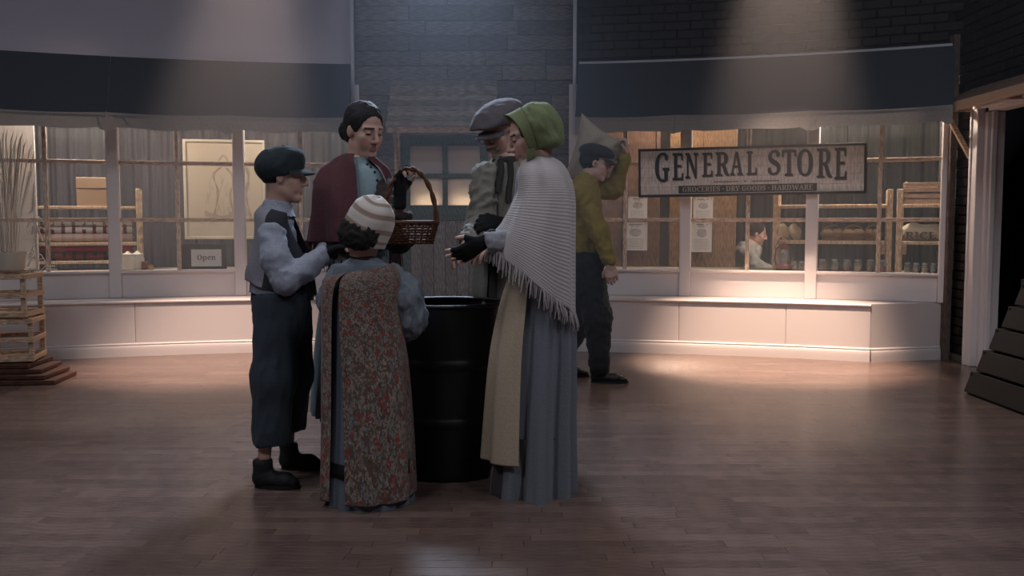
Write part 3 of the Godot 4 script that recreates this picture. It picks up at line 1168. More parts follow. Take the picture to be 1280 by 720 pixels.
func interior():
	# unseen ceiling added to keep the stage spotlights out; back wall, display deck
	var t = structure("ceiling_light_block", "added low cover above the shop displays that keeps the spotlights out", "ceiling")
	var f = func(u, v): return arc(lerpf(phi_of(-200), phi_of(1195), u), lerpf(RF + 0.08, 11.5, v), 2.72)
	part(t, "board", grid_mesh(40, 2, f), flat(Color(0.5, 0.48, 0.46), 0.9))
	t = structure("wall_shop_back", "dark back wall of the shop behind the displays", "wall")
	f = func(u, v): return arc(lerpf(phi_of(-200, 11.5), phi_of(1195, 11.5), u), 11.4, lerpf(2.72, 0, v))
	part(t, "plaster", grid_mesh(40, 2, f), flat(Color(0.2, 0.19, 0.19), 0.9))
	for e in [[-172.0, 446.0, 4], [716.0, 1183.0, 5]]:
		t = structure("trim_%d" % e[2], "white display ledge behind the shop windows, beside the siding", "ledge")
		if e[2] == 5:
			t.set_meta("label", "white display ledge behind the general store windows")
		f = func(u, v):
			var q = [[RF + 0.03, SILL - 0.02], [RF + 0.055, SILL - 0.006], [RF + 0.62, SILL - 0.006], [RF + 0.62, 0.0]]
			return arc(lerpf(phi_of(e[0]), phi_of(e[1]), u), q[int(round(v * 3))][0], q[int(round(v * 3))][1])
		part(t, "deck", grid_mesh(24, 3, f), flat(Color(0.62, 0.58, 0.55), 0.8))
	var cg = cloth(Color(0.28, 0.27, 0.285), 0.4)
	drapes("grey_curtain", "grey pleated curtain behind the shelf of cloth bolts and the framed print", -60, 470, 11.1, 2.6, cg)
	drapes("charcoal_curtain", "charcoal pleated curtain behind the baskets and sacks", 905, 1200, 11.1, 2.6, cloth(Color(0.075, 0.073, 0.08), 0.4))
	shop_lamp(110, 9.95, 2.42, 1.9, Color(1.0, 0.93, 0.87), "pendant lamp inside the shop above the cloth bolts, hidden by the awning")
	shop_lamp(375, 10.0, 2.45, 0.8, Color(1.0, 0.93, 0.86), "pendant lamp inside the shop beside the framed print, hidden by the awning")
	shop_lamp(840, 10.0, 2.45, 0.62, Color(1.0, 0.9, 0.8), "pendant lamp inside the shop before the tan boards, hidden by the awning")
	shop_lamp(1075, 9.95, 2.42, 2.2, Color(1.0, 0.92, 0.84), "pendant lamp inside the shop above the sacks, hidden by the awning")
	left_display()
	right_display()

func left_display():
	var R = 10.05
	var s = FOCAL / dep(100, R)
	# pale board behind the dried stalks
	var c = inside(6, 252, 9.98)
	var t = thing("display_board", "tall pale board inside the window beside the cloth bolts", "board", Vector3(c.x, SILL, c.z))
	facing(t, 6, 9.98)
	part(t, "panel", box(Vector3(0.5, 1.48, 0.03), 0.004), flat(Color(0.78, 0.75, 0.72), 0.8), Vector3(0, 0.745, 0))
	part(t, "foot", box(Vector3(0.4, 0.03, 0.14), 0.004), M.pine, Vector3(0, 0.015, -0.085))
	# shelf
	c = inside(99, 336, R)
	var base = Vector3(c.x, SILL - 0.006, c.z - 0.14)
	t = thing("display_shelf", "light wooden shelf holding red and white cloth bolts", "shelf", base)
	facing(t, 99, R)
	var W = 129.0 / s
	for x in [-W / 2, W / 2]:
		for z in [-0.13, 0.13]:
			part(t, "post", box(Vector3(0.042, 0.74, 0.042), 0.004), M.pine_v, Vector3(x, 0.37, z))
	var hs = [0.07, 0.235, 0.565]
	for h in hs:
		part(t, "shelf_board", box(Vector3(W - 0.05, 0.028, 0.29), 0.004), M.pine_v, Vector3(0, h, 0))
	# bolts of cloth: [colour, second colour, height, z, radius, label]
	var list = [
		[Color(0.64, 0.1, 0.12), Color(0.64, 0.1, 0.12), 0.285, 0.05, 0.033, "plain crimson cloth bolt lying on the lower shelf, in front"],
		[Color(0.58, 0.1, 0.11), Color(0.58, 0.1, 0.11), 0.285, -0.06, 0.033, "plain crimson cloth bolt lying on the lower shelf, behind another"],
		[Color(0.55, 0.1, 0.11), Color(0.12, 0.1, 0.1), 0.122, 0.06, 0.036, "red and black checked cloth bolt on the bottom shelf, in front"],
		[Color(0.55, 0.1, 0.11), Color(0.14, 0.1, 0.1), 0.122, -0.06, 0.036, "red and black checked cloth bolt on the bottom shelf, behind another"],
		[Color(0.86, 0.77, 0.75), Color(0.8, 0.7, 0.68), 0.292, 0.045, 0.04, "pale pink cloth bolt on the middle shelf"],
		[Color(0.9, 0.87, 0.84), Color(0.44, 0.08, 0.1), 0.362, 0.045, 0.032, "white cloth bolt with red edging, in the middle of its stack"],
		[Color(0.9, 0.87, 0.83), Color(0.6, 0.5, 0.44), 0.428, 0.045, 0.032, "white cloth bolt with brown print, topmost of its stack"]]
	for i in list.size():
		var e = list[i]
		if i < 2:
			e = [e[0], e[1], 0.19, e[3], 0.03, e[5]]
		var b = thing("cloth_bolt", e[5], "cloth bolt", base + t.basis * Vector3(0, e[2], e[3]), "cloth bolts on the shelf")
		b.rotation = t.rotation
		var rr = e[4]
		var n = 10.0 if i == 2 or i == 3 else 0.0
		var m = M.bolt.duplicate()
		m.albedo_color = e[0]
		var ph = i * 1.3
		var roll = func(u, v):
			var a = v * TAU
			var k = rr * (1.0 + 0.05 * sin(u * 40.0 + ph) + 0.06 * sin(a * 2.0 + ph))
			return Vector3((u - 0.5) * (W - 0.13), sin(a) * k * 0.95, cos(a) * k * 1.45)
		part(b, "roll", grid_mesh(36, 14, roll), m)
		var m2 = M.bolt.duplicate()
		m2.albedo_color = e[1]
		for q in 9:
			if e[1] == e[0]:
				break
			var x0 = (q - 4) * (W - 0.16) / 9.0
			var bd = func(u, v):
				var a = v * TAU
				var k = rr * 1.07
				return Vector3(x0 + (u - 0.5) * 0.03, sin(a) * k * 0.95, cos(a) * k * 1.45)
			part(b, "stripe", grid_mesh(2, 14, bd), m2)
		part(b, "core_board", box(Vector3(W - 0.1, rr * 0.5, rr * 1.6), 0.003), flat(Color(0.55, 0.45, 0.35), 0.9))
	# carton on top
	t = thing("carton", "tan cardboard carton on top of the cloth shelf", "box", base + t.basis * Vector3(0.115, 0.579, 0.0))
	facing(t, 99, R)
	var card = flat(Color(0.66, 0.55, 0.44), 0.9)
	part(t, "body", box(Vector3(0.33, 0.155, 0.24), 0.004), card, Vector3(0, 0.0775, 0))
	part(t, "lid", box(Vector3(0.335, 0.1, 0.245), 0.004), card, Vector3(0, 0.21, 0))
	# jars and small goods at the shelf foot
	var jar = [[0.0, 0.0], [0.055, 0.0], [0.06, 0.01], [0.06, 0.1], [0.05, 0.125], [0.05, 0.135]]
	var cream = flat(Color(0.82, 0.8, 0.74), 0.5)
	for e in [[160.0, 0.0, "white lidded crock beside the cloth shelf post"], [172.0, 0.06, "white lidded crock beside the small tins"]]:
		c = inside(e[0], 335, 9.95 + e[1])
		t = thing("crock", e[2], "jar", Vector3(c.x, SILL - 0.006, c.z), "white crocks by the shelf")
		part(t, "body", lathe(jar, 20), cream)
		part(t, "lid", lathe([[0.054, 0.135], [0.056, 0.145], [0.02, 0.155], [0.012, 0.17], [0.0, 0.172]], 20), cream)
	for e in [[181.0, Color(0.45, 0.2, 0.14), 0.075, "small rust-red tin on the window ledge"], [188.0, Color(0.7, 0.55, 0.3), 0.045, "small yellow tin on the window ledge"]]:
		c = inside(e[0], 335, 9.93)
		t = thing("tin", e[3], "tin", Vector3(c.x, SILL - 0.006, c.z))
		part(t, "can", lathe([[0.0, 0.0], [0.026, 0.0], [0.028, 0.004], [0.028, e[2] - 0.004], [0.026, e[2]], [0.0, e[2]]], 18), flat(e[1], 0.4, 0.2))
		part(t, "rim", lathe([[0.028, e[2] - 0.006], [0.03, e[2]], [0.027, e[2] + 0.002]], 18), flat(Color(0.5, 0.45, 0.4), 0.3, 0.6))
	# framed print of two figures, drawn in thin brown line
	var draw = func(im: Image):
		var g = RandomNumberGenerator.new()
		g.seed = 4
		for i in 2600:
			im.set_pixel(g.randi() % 230, g.randi() % 300, Color(0.76, 0.71, 0.62).lerp(Color(0.7, 0.64, 0.54), g.randf()))
		var ink = Color(0.52, 0.46, 0.4)
		for fig in [[112.0, 55.0, 1.0], [158.0, 40.0, -1.0]]:
			var x = fig[0]
			var y = fig[1]
			var k = fig[2]
			for w in 5:
				var q = w * 1.5
				stroke(im, curve([Vector2(x - 12 - q, y + 10), Vector2(x, y - 8 - q), Vector2(x + 12 + q, y + 8), Vector2(x, y + 26), Vector2(x - 12 - q, y + 10)]), ink.lerp(Color(0.74, 0.69, 0.6), w * 0.15))
				stroke(im, curve([Vector2(x - 4 - q, y + 26), Vector2(x - 26 * k - q, y + 52), Vector2(x - 20 * k + q, y + 110), Vector2(x - 30 - q * 2, y + 200)]), ink)
				stroke(im, curve([Vector2(x + 6 + q, y + 28), Vector2(x + 26 + q, y + 60), Vector2(x + 22 - q, y + 120), Vector2(x + 30 + q, y + 195)]), ink)
		for w in 40:
			var x0 = 60.0 + g.randf() * 110.0
			var y0 = 95.0 + g.randf() * 120.0
			stroke(im, [Vector2(x0, y0), Vector2(x0 + g.randf_range(-12, 8), y0 + g.randf_range(14, 40))], ink.lerp(Color(0.74, 0.69, 0.6), g.randf_range(0.1, 0.6)))
		for w in 14:
			stroke(im, curve([Vector2(55, 215 + w * 1.4), Vector2(110, 232 + w), Vector2(185, 205 + w * 2)]), ink.lerp(Color(0.74, 0.69, 0.6), 0.4))
	c = inside(281, 237, 10.3)
	t = thing("framed_print", "large cream print of two sketched figures in a pale frame", "picture", c)
	facing(t, 281, 10.3)
	var sp = FOCAL / dep(281, 10.3)
	var pw = 97.0 / sp
	var ph2 = 123.0 / sp
	sheet(t, "print", pw - 0.03, ph2 - 0.03, pic(230, 300, Color(0.74, 0.69, 0.6), draw), Vector3(0, 0, 0.006))
	part(t, "backing", box(Vector3(pw - 0.02, ph2 - 0.02, 0.01), 0.001), M.pine, Vector3(0, 0, -0.002))
	for q in [-1, 1]:
		part(t, "frame", box(Vector3(pw, 0.026, 0.022), 0.003), flat(Color(0.76, 0.72, 0.64), 0.6), Vector3(0, q * (ph2 / 2 - 0.013), 0.004))
		part(t, "frame", box(Vector3(0.026, ph2 - 0.052, 0.022), 0.003), flat(Color(0.76, 0.72, 0.64), 0.6), Vector3(q * (pw / 2 - 0.013), 0, 0.004))
		part(t, "easel_leg", tube([Vector3(q * 0.25, -ph2 / 2 + 0.2, -0.012), Vector3(q * 0.3, SILL - 0.006 - c.y, -0.03)], 0.012, 6), M.black)
	# open card
	c = inside(258, 321.5, 9.93)
	t = thing("open_card", "small white card reading Open, on a dark holder behind the glass", "sign", Vector3(c.x, SILL - 0.006, c.z))
	facing(t, 258, 9.93)
	var y = c.y - SILL
	var so = FOCAL / dep(258, 9.93)
	part(t, "holder", box(Vector3(54.0 / so, 0.235, 0.014), 0.003), wood(Color(0.24, 0.19, 0.17), 0.6, Vector3(2, 10, 10), 2), Vector3(-0.02, 0.118, -0.014))
	part(t, "card", box(Vector3(36.0 / so, 21.0 / so, 0.006), 0.001), flat(Color(0.8, 0.79, 0.78), 0.7), Vector3(0.0, y, 0))
	lettering(t, "Open", 0.0, y - 0.003, 22.0 / so, 8.5 / so, 0.002, flat(Color(0.3, 0.29, 0.3), 0.8), 0.004, "lettering")
	t.set_meta("kind", "thing")

func handbill(px: float, py0: float, py1: float, w: float, sd: int, label: String):
	var g = RandomNumberGenerator.new()
	g.seed = sd
	var draw = func(im: Image):
		var ink = Color(0.3, 0.29, 0.31)
		for k in 3:
			var wd = 60 - k * 14
			for q in int(wd / 5.0):
				if g.randf() < 0.8:
					im.fill_rect(Rect2i(48 - wd / 2 + q * 5, 7 + k * 6, 4, 3 + (2 if k == 0 else 0)), ink)
		for k in 420:
			var a = g.randf() * TAU
			var r = sqrt(g.randf()) * 20.0
			var tone = g.randf()
			im.fill_rect(Rect2i(int(48 + cos(a) * r * 1.2), int(50 + sin(a) * r), 2, 2), ink.lerp(Color(0.66, 0.64, 0.64), tone))
		for k in 9:
			var x = 14
			while x < 80:
				var n = g.randi_range(3, 10)
				im.fill_rect(Rect2i(x, 80 + k * 6, mini(n, 82 - x), 2), ink.lerp(Color(0.7, 0.68, 0.68), 0.35))
				x += n + 3
	var r = 10.325
	var c = inside(px, (py0 + py1) / 2.0, r)
	var s = FOCAL / dep(px, r)
	var t = thing("handbill", label, "poster", c, "handbills on the tan boards")
	facing(t, px, r)
	var h = (py1 - py0) / s
	var W = w / s
	var m = flat(Color.WHITE, 0.85)
	m.albedo_texture = pic(96, 140, Color(0.74, 0.73, 0.74), draw)
	var f = func(u, v): return Vector3((u - 0.5) * W, (0.5 - v) * h, 0.004 + 0.006 * (2.0 * v - 1.0) * (2.0 * v - 1.0) + 0.004 * u * v)
	part(t, "paper", grid_mesh(6, 8, f), m)
	for q in [-1, 1]:
		part(t, "tack", lathe([[0.0, 0.006], [0.006, 0.004], [0.006, 0.0]], 8), flat(Color(0.3, 0.28, 0.25), 0.4, 0.8), Vector3(q * (W / 2 - 0.015), h / 2 - 0.012, 0.01), Vector3(PI / 2, 0, 0))

func basket_bowl(t: Node3D, rx: float, rz: float, h: float, m: Material, rows: int, stakes: int):
	for k in rows:
		var y = h * (k + 0.5) / rows
		var fl = 0.78 + 0.22 * y / h
		var pts = []
		var n = stakes * 2
		for i in n + 1:
			var a = TAU * i / n
			var w = 0.0045 * (1.0 if (i + k) % 2 == 0 else -1.0)
			pts.append(Vector3(cos(a) * (rx * fl + w), y, sin(a) * (rz * fl + w)))
		part(t, "weave", tube(pts, h / rows * 0.52, 5), m)
	for i in stakes:
		var a = TAU * (i + 0.5) / stakes
		part(t, "stake", tube([Vector3(cos(a) * rx * 0.78, 0.0, sin(a) * rz * 0.78), Vector3(cos(a) * rx, h, sin(a) * rz)], 0.004, 4), m)
	var rim = []
	for i in 33:
		var a = TAU * i / 32.0
		rim.append(Vector3(cos(a) * rx * 1.02, h + 0.004, sin(a) * rz * 1.02))
	part(t, "rim", tube(rim, 0.009, 6), m)
	part(t, "base", lathe([[0.0, 0.0], [0.79, 0.0], [0.79, 0.008], [0.0, 0.008]], 24), m).scale = Vector3(rx, 1, rz)

func right_display():
	# tan screens with handbills
	for e in [[778.0, 92.0, Color(0.5, 0.38, 0.31), "brown board screen behind the window next to the siding"], [878.0, 82.0, Color(0.6, 0.47, 0.34), "yellow-tan board screen ending beside the seated shopkeeper"]]:
		var p = arc(phi_of(e[0], 10.36), 10.36)
		var t = thing("board_screen", e[3], "screen", p)
		facing(t, e[0], 10.36)
		var w = e[1] / (FOCAL / dep(e[0], 10.36))
		var m = wood(e[2], 0.8, Vector3(8, 1.0, 8), 2)
		for k in 2:
			part(t, "panel", box(Vector3(w / 2 - 0.003, 2.3, 0.03), 0.003), m, Vector3((k - 0.5) * w / 2, 1.15, 0))
		part(t, "batten", box(Vector3(w, 0.05, 0.03), 0.003), M.pine, Vector3(0, 2.0, -0.03))
	handbill(797, 246, 276, 24, 11, "white handbill with a dark picture on the brown board screen, upper one")
	handbill(794, 278, 313, 30, 12, "white handbill with lines of print on the brown board screen, lower one")
	handbill(879, 247, 275, 24, 13, "white handbill with a dark picture on the yellow-tan screen, upper one")
	handbill(877, 278, 315, 25, 14, "white handbill with lines of print on the yellow-tan screen, lower one")
	# shelves
	var hb = SILL - 0.006
	var units = [[971.0, 1111.0, "light wooden shelf holding loaves in baskets behind the sign"], [1125.0, 1225.0, "light wooden shelf holding the sack and stacked crates"]]
	var bases = []
	for e in units:
		var R = 10.1
		var a = arc(phi_of(e[0], R), R)
		var b = arc(phi_of(e[1], R), R)
		var mid = (a + b) / 2.0
		if e[0] > 1100:
			b = a + (arc(phi_of(1200.0, R), R) - a).normalized() * 0.5
			mid = (a + b) / 2.0
		var t = thing("display_shelf", e[2], "shelf", Vector3(mid.x, hb, mid.z))
		t.rotation.y = -atan2((b - a).z, (b - a).x)
		var W = (b - a).length()
		for x in [-W / 2, W / 2]:
			for z in [-0.12, 0.12]:
				part(t, "post", box(Vector3(0.05, 0.72, 0.04), 0.004), M.pine_v, Vector3(x, 0.36, z))
			part(t, "cleat", box(Vector3(0.035, 0.09, 0.3), 0.003), M.pine, Vector3(x - 0.045 * signf(x), 0.2, 0))
		for h in [0.255, 0.575]:
			part(t, "shelf_board", box(Vector3(W - 0.05, 0.03, 0.3), 0.004), M.pine_v, Vector3(0, h, 0))
		bases.append([t, W])
	var s0: Node3D = bases[0][0]
	var W0 = bases[0][1]
	var s1: Node3D = bases[1][0]
	var wick = flat(Color(0.6, 0.48, 0.34), 0.8)
	# baskets with loaves
	var loaf = flat(Color(0.82, 0.7, 0.54), 0.8)
	var spots = [[1042.0, "wicker basket on the shelf beside the window post"], [1068.0, "wicker basket in the middle of the shelf"], [1092.0, "small wicker basket by the shelf end"]]
	for i in 3:
		var x = (spots[i][0] - 1041.0) / 140.0 * W0
		var p = s0.transform * Vector3(x, 0.27, 0.02)
		var t = thing("bread_basket", spots[i][1], "basket", p, "bread baskets on the shelf")
		var rx = 0.098 if i < 2 else 0.07
		basket_bowl(t, rx, 0.085, 0.06, wick, 4, 14)
		var hd = []
		for k in 13:
			var a = PI * k / 12.0
			hd.append(Vector3(cos(a) * rx, 0.06 + sin(a) * 0.075, 0))
		part(t, "handle", tube(hd, 0.008, 6), wick)
		for k in 2:
			var o = thing("bread_loaf", ["round brown loaf on the flour sack side of the ", "round brown loaf on the rice sack side of the "][k] + ["basket beside the window post", "middle basket", "small basket by the shelf end"][i], "bread", p + Vector3((k - 0.5) * rx * 0.9, 0.045, 0.0), "loaves in the baskets")
			var f = Field.new(Vector3(-0.08, -0.04, -0.08), Vector3(0.08, 0.08, 0.08), 0.008)
			f.ell(Vector3(0, 0.02, 0), Vector3(rx * 0.5, 0.042, 0.055), Basis.IDENTITY, 0.01)
			part(o, "crust", net_mesh(f, Vector3.ZERO, 0.006, 14.0), loaf)
	# paper flour sacks at the left end
	for i in 2:
		var x = -W0 / 2 + 0.085 + i * 0.1
		var t = thing("flour_sack", ["small cream flour sack leaning against the shelf post", "small cream flour sack leaning on another sack"][i], "sack", s0.transform * Vector3(x, 0.27, 0.0), "flour sacks")
		t.rotation = s0.rotation + Vector3(0, 0, 0.28)
		var f = Field.new(Vector3(-0.09, -0.02, -0.1), Vector3(0.09, 0.22, 0.1), 0.009)
		f.ell(Vector3(0, 0.075, 0), Vector3(0.05, 0.08, 0.065), Basis.IDENTITY, 0.02)
		f.cap(Vector3(0, 0.13, -0.04), Vector3(0, 0.13, 0.04), 0.02, 0.02, 0.03)
		f.half(Vector3(0, 0.002, 0), Vector3.DOWN)
		part(t, "body", net_mesh(f, Vector3.ZERO, 0.008, 12.0), flat(Color(0.84, 0.78, 0.66), 0.85))
		part(t, "paper_label", box(Vector3(0.005, 0.05, 0.06), 0.001), flat(Color(0.82, 0.8, 0.74), 0.8), Vector3(0.05, 0.085, 0.0))
	# rice sack
	var p = s1.transform * Vector3(-0.06, 0.27, 0.02)
	var t = thing("rice_sack", "plump pale sack marked RICE lying on the shelf beside the brick wall", "sack", p)
	t.rotation = s1.rotation
	var f = Field.new(Vector3(-0.24, -0.02, -0.12), Vector3(0.24, 0.22, 0.12), 0.01)
	f.ell(Vector3(-0.08, 0.07, 0), Vector3(0.11, 0.085, 0.09), Basis.IDENTITY, 0.05)
	f.ell(Vector3(0.09, 0.07, 0), Vector3(0.12, 0.082, 0.09), Basis.IDENTITY, 0.05)
	f.half(Vector3(0, 0.002, 0), Vector3.DOWN)
	part(t, "body", net_mesh(f, Vector3.ZERO, 0.012, 9.0), cloth(Color(0.82, 0.77, 0.68)))
	lettering(t, "RICE", -0.02, 0.05, 0.24, 0.06, 0.01, flat(Color(0.4, 0.35, 0.3), 0.9), 0.088, "lettering", true)
	# stacked slatted crates on top
	for k in 2:
		var c = thing("tray_crate", ["flat slatted wooden crate on the shelf by the brick wall, lower of two", "flat slatted wooden crate on the shelf by the brick wall, upper of two"][k], "crate", s1.transform * Vector3(-0.05, 0.59 + k * 0.098, 0.0), "stacked tray crates")
		c.rotation = s1.rotation
		for q in [-1, 1]:
			for y in [0.022, 0.068]:
				part(c, "slat", box(Vector3(0.36, 0.036, 0.012), 0.002), M.pine, Vector3(0, y, q * 0.12))
				part(c, "slat", box(Vector3(0.012, 0.036, 0.228), 0.002), M.pine, Vector3(q * 0.174, y, 0))
			for z in [-1, 1]:
				part(c, "corner_post", box(Vector3(0.02, 0.095, 0.02), 0.002), M.pine_v, Vector3(q * 0.155, 0.0475, z * 0.102))
		for z in 4:
			part(c, "slat", box(Vector3(0.33, 0.01, 0.045), 0.002), M.pine, Vector3(0, 0.008, -0.085 + z * 0.057))
	# glass jars on the ledge
	var gl = flat(Color(0.9, 0.93, 0.93, 0.12), 0.06)
	gl.transparency = BaseMaterial3D.TRANSPARENCY_ALPHA
	var fills = [Color(0.4, 0.12, 0.09), Color(0.45, 0.32, 0.18), Color(0.35, 0.1, 0.08), Color(0.5, 0.4, 0.25), Color(0.3, 0.2, 0.14)]
	var what = ["red preserves", "pale brown grains", "dark red preserves", "golden grains", "brown beans"]
	var jx = [1028.0, 1043.0, 1058.0, 1072.0, 1088.0, 1103.0, 1134.0, 1145.0, 1156.0, 1167.0, 992.0, 1002.0]
	for i in jx.size():
		var c = inside(jx[i], 341, 9.92)
		var by = ["next to the window post", "one jar from the window post", "below the middle bread basket", "two jars from the shelf end", "one jar from the shelf end", "below the shelf end", "below the rice sack, first", "below the rice sack, second", "below the rice sack, third", "below the rice sack, by the corner", "right beside the red lantern", "one jar from the red lantern"][i]
		var j = thing("glass_jar", "glass jar of %s on the ledge, %s" % [what[i % 5], by], "jar", Vector3(c.x, SILL - 0.006, c.z), "glass jars on the window ledge")
		var k = 0.8 if i > 5 else 1.0
		part(j, "contents", lathe([[0.0, 0.004], [0.027 * k, 0.004], [0.027 * k, 0.05 * k], [0.0, 0.052 * k]], 14), flat(fills[i % 5], 0.6))
		part(j, "glass", lathe([[0.0, 0.0], [0.03 * k, 0.0], [0.032 * k, 0.006], [0.032 * k, 0.075 * k], [0.024 * k, 0.088 * k], [0.024 * k, 0.098 * k]], 18), gl)
		part(j, "lid", lathe([[0.026 * k, 0.09 * k], [0.027 * k, 0.104 * k], [0.024 * k, 0.106 * k], [0.0, 0.106 * k]], 16), flat(Color(0.62, 0.62, 0.62), 0.3, 0.8))
	# red lantern by the shelf post
	var c = inside(979, 339, 9.93)
	t = thing("hurricane_lantern", "dark red hurricane lantern standing on the window ledge", "lantern", Vector3(c.x, SILL - 0.006, c.z))
	var red = flat(Color(0.36, 0.09, 0.08), 0.45, 0.3)
	part(t, "tank", lathe([[0.0, 0.0], [0.065, 0.0], [0.07, 0.012], [0.066, 0.05], [0.035, 0.062], [0.03, 0.075]], 20), red)
	part(t, "globe", lathe([[0.032, 0.075], [0.05, 0.115], [0.046, 0.16], [0.03, 0.19]], 20), gl)
	part(t, "chimney", lathe([[0.034, 0.19], [0.038, 0.2], [0.028, 0.235], [0.034, 0.24], [0.0, 0.255]], 18), red)
	for q in [-1, 1]:
		part(t, "side_tube", tube([Vector3(q * 0.062, 0.03, 0), Vector3(q * 0.078, 0.1, 0), Vector3(q * 0.07, 0.19, 0), Vector3(q * 0.03, 0.225, 0)], 0.007, 6), red)
	var hd = []
	for k in 11:
		var a = PI * k / 10.0
		hd.append(Vector3(cos(a) * 0.075, 0.17 + sin(a) * 0.13, 0))
	part(t, "handle", tube(hd, 0.003, 5), red)

# ---------------------------------------------------------------- brick side wall, doorway, pent roof
func right_side():
	var X = 3.7
	var t = structure("wall_brick_side", "dark brick side wall between the shop front and the white doorway", "wall")
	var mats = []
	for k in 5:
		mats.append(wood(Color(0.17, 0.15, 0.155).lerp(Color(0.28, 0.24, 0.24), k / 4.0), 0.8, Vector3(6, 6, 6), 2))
	part(t, "mortar", box(Vector3(0.12, 5.0, 0.75), 0.002), M.mortar, Vector3(X + 0.07, 2.5, -7.68))
	part(t, "mortar", box(Vector3(0.12, 2.9, 3.6), 0.002), M.mortar, Vector3(X + 0.07, 3.55, -5.5))
	part(t, "mortar", box(Vector3(0.12, 2.1, 1.6), 0.002), M.mortar, Vector3(X + 0.07, 1.05, -4.5))
	var bm = box(Vector3(0.05, 0.066, 0.212), 0.005)
	var hb = box(Vector3(0.05, 0.066, 0.1), 0.005)
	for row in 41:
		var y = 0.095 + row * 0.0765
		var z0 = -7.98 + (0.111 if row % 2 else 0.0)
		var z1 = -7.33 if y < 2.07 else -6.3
		var use = mats if y < 2.07 else M.bricks  # lower courses coloured lighter: the light falling there is put into the bricks
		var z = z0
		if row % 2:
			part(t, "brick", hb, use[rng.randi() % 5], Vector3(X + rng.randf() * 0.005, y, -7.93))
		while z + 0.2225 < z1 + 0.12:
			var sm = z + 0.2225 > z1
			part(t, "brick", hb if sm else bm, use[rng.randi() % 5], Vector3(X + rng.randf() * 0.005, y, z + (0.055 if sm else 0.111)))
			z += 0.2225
	part(t, "base_strip", box(Vector3(0.05, 0.055, 0.6), 0.004), wood(Color(0.46, 0.42, 0.4), 0.6, Vector3(12, 12, 1), 1), Vector3(X - 0.03, 0.0285, -7.66))
	# white doorway in that wall
	var door = structure("door_2", "white painted door frame with a dark opening in the brick side wall", "door", Vector3(X, 0, -7.3))
	var wh = M.white
	part(door, "casing", box(Vector3(0.06, 2.03, 0.1), 0.006), wh, Vector3(-0.035, 1.015, 0.0))
	part(door, "casing_edge", box(Vector3(0.03, 2.03, 0.03), 0.004), wh, Vector3(-0.06, 1.015, -0.045))
	part(door, "jamb", box(Vector3(0.14, 2.0, 0.05), 0.005), wh, Vector3(0.055, 1.0, 0.075))
	part(door, "stop", box(Vector3(0.04, 2.0, 0.03), 0.004), wh, Vector3(0.03, 1.0, 0.115))
	part(door, "casing", box(Vector3(0.06, 0.11, 1.34), 0.006), wh, Vector3(-0.035, 2.085, 0.62))
	part(door, "jamb", box(Vector3(0.14, 0.05, 1.04), 0.005), wh, Vector3(0.055, 2.03, 0.62))
	part(door, "casing", box(Vector3(0.06, 2.03, 0.1), 0.006), wh, Vector3(-0.035, 1.015, 1.24))
	part(door, "jamb", box(Vector3(0.14, 2.0, 0.05), 0.005), wh, Vector3(0.055, 1.0, 1.165))
	part(door, "door_leaf", box(Vector3(0.04, 1.97, 1.0), 0.004), flat(Color(0.12, 0.12, 0.13), 0.7), Vector3(0.4, 0.99, 0.62))
	part(door, "threshold", box(Vector3(0.16, 0.02, 1.06), 0.004), wh, Vector3(0.05, 0.011, 0.62))
	# pent roof
	t = thing("pent_roof", "narrow wooden pent roof with a diagonal brace over the white doorway", "roof", Vector3(X - 0.03, 0, -7.36))
	bar(t, "fascia", Vector3(-0.24, 2.04, -0.1), Vector3(-0.24, 2.04, 1.5), 0.03, 0.07, M.crate)
	for k in 3:
		part(t, "roof_board", box(Vector3(0.098, 0.018, 1.6), 0.003), wood(Color(0.5, 0.42, 0.36), 0.8, Vector3(10, 10, 1), 2), Vector3(-0.205 + k * 0.088, 2.09 + k * 0.045, 0.7), Vector3(0, 0, 0.46))
	for z in [-0.06, 0.7, 1.44]:
		bar(t, "rafter", Vector3(-0.22, 2.045, z), Vector3(0.0, 2.045, z), 0.04, 0.04, M.pine)
	for z in [-0.06, 1.44]:
		bar(t, "brace", Vector3(-0.21, 2.02, z), Vector3(0.0, 1.66, z), 0.035, 0.035, M.crate)
	# dark plank bin
	var g = Vector3(3.55, 0, -5.75)
	t = thing("plank_bin", "dark tapered plank-sided bin standing before the white doorway", "bin", g)
	var dk = []
	for k in 3:
		dk.append(wood(Color(0.09, 0.08, 0.08).lerp(Color(0.13, 0.115, 0.11), k / 2.0), 0.8, Vector3(1, 10, 10), 2))
	var n = 5
	var hp = 0.15
	for k in n:
		var y = hp * (k + 0.5)
		var w = 0.5 - 0.055 * (k + 0.5)
		for q in [-1, 1]:
			part(t, "plank", box(Vector3(w * 2, hp - 0.006, 0.03), 0.004), dk[(k + q + 1) % 3], Vector3(0, y, q * w * 0.8), Vector3(-q * 0.28, 0, 0))
			part(t, "plank", box(Vector3(0.03, hp - 0.006, w * 1.6), 0.004), dk[(k + 1) % 3], Vector3(q * w, y, 0), Vector3(0, 0, q * 0.35))
	part(t, "lid", box(Vector3(0.5, 0.03, 0.42), 0.004), dk[0], Vector3(0, n * hp + 0.012, 0))
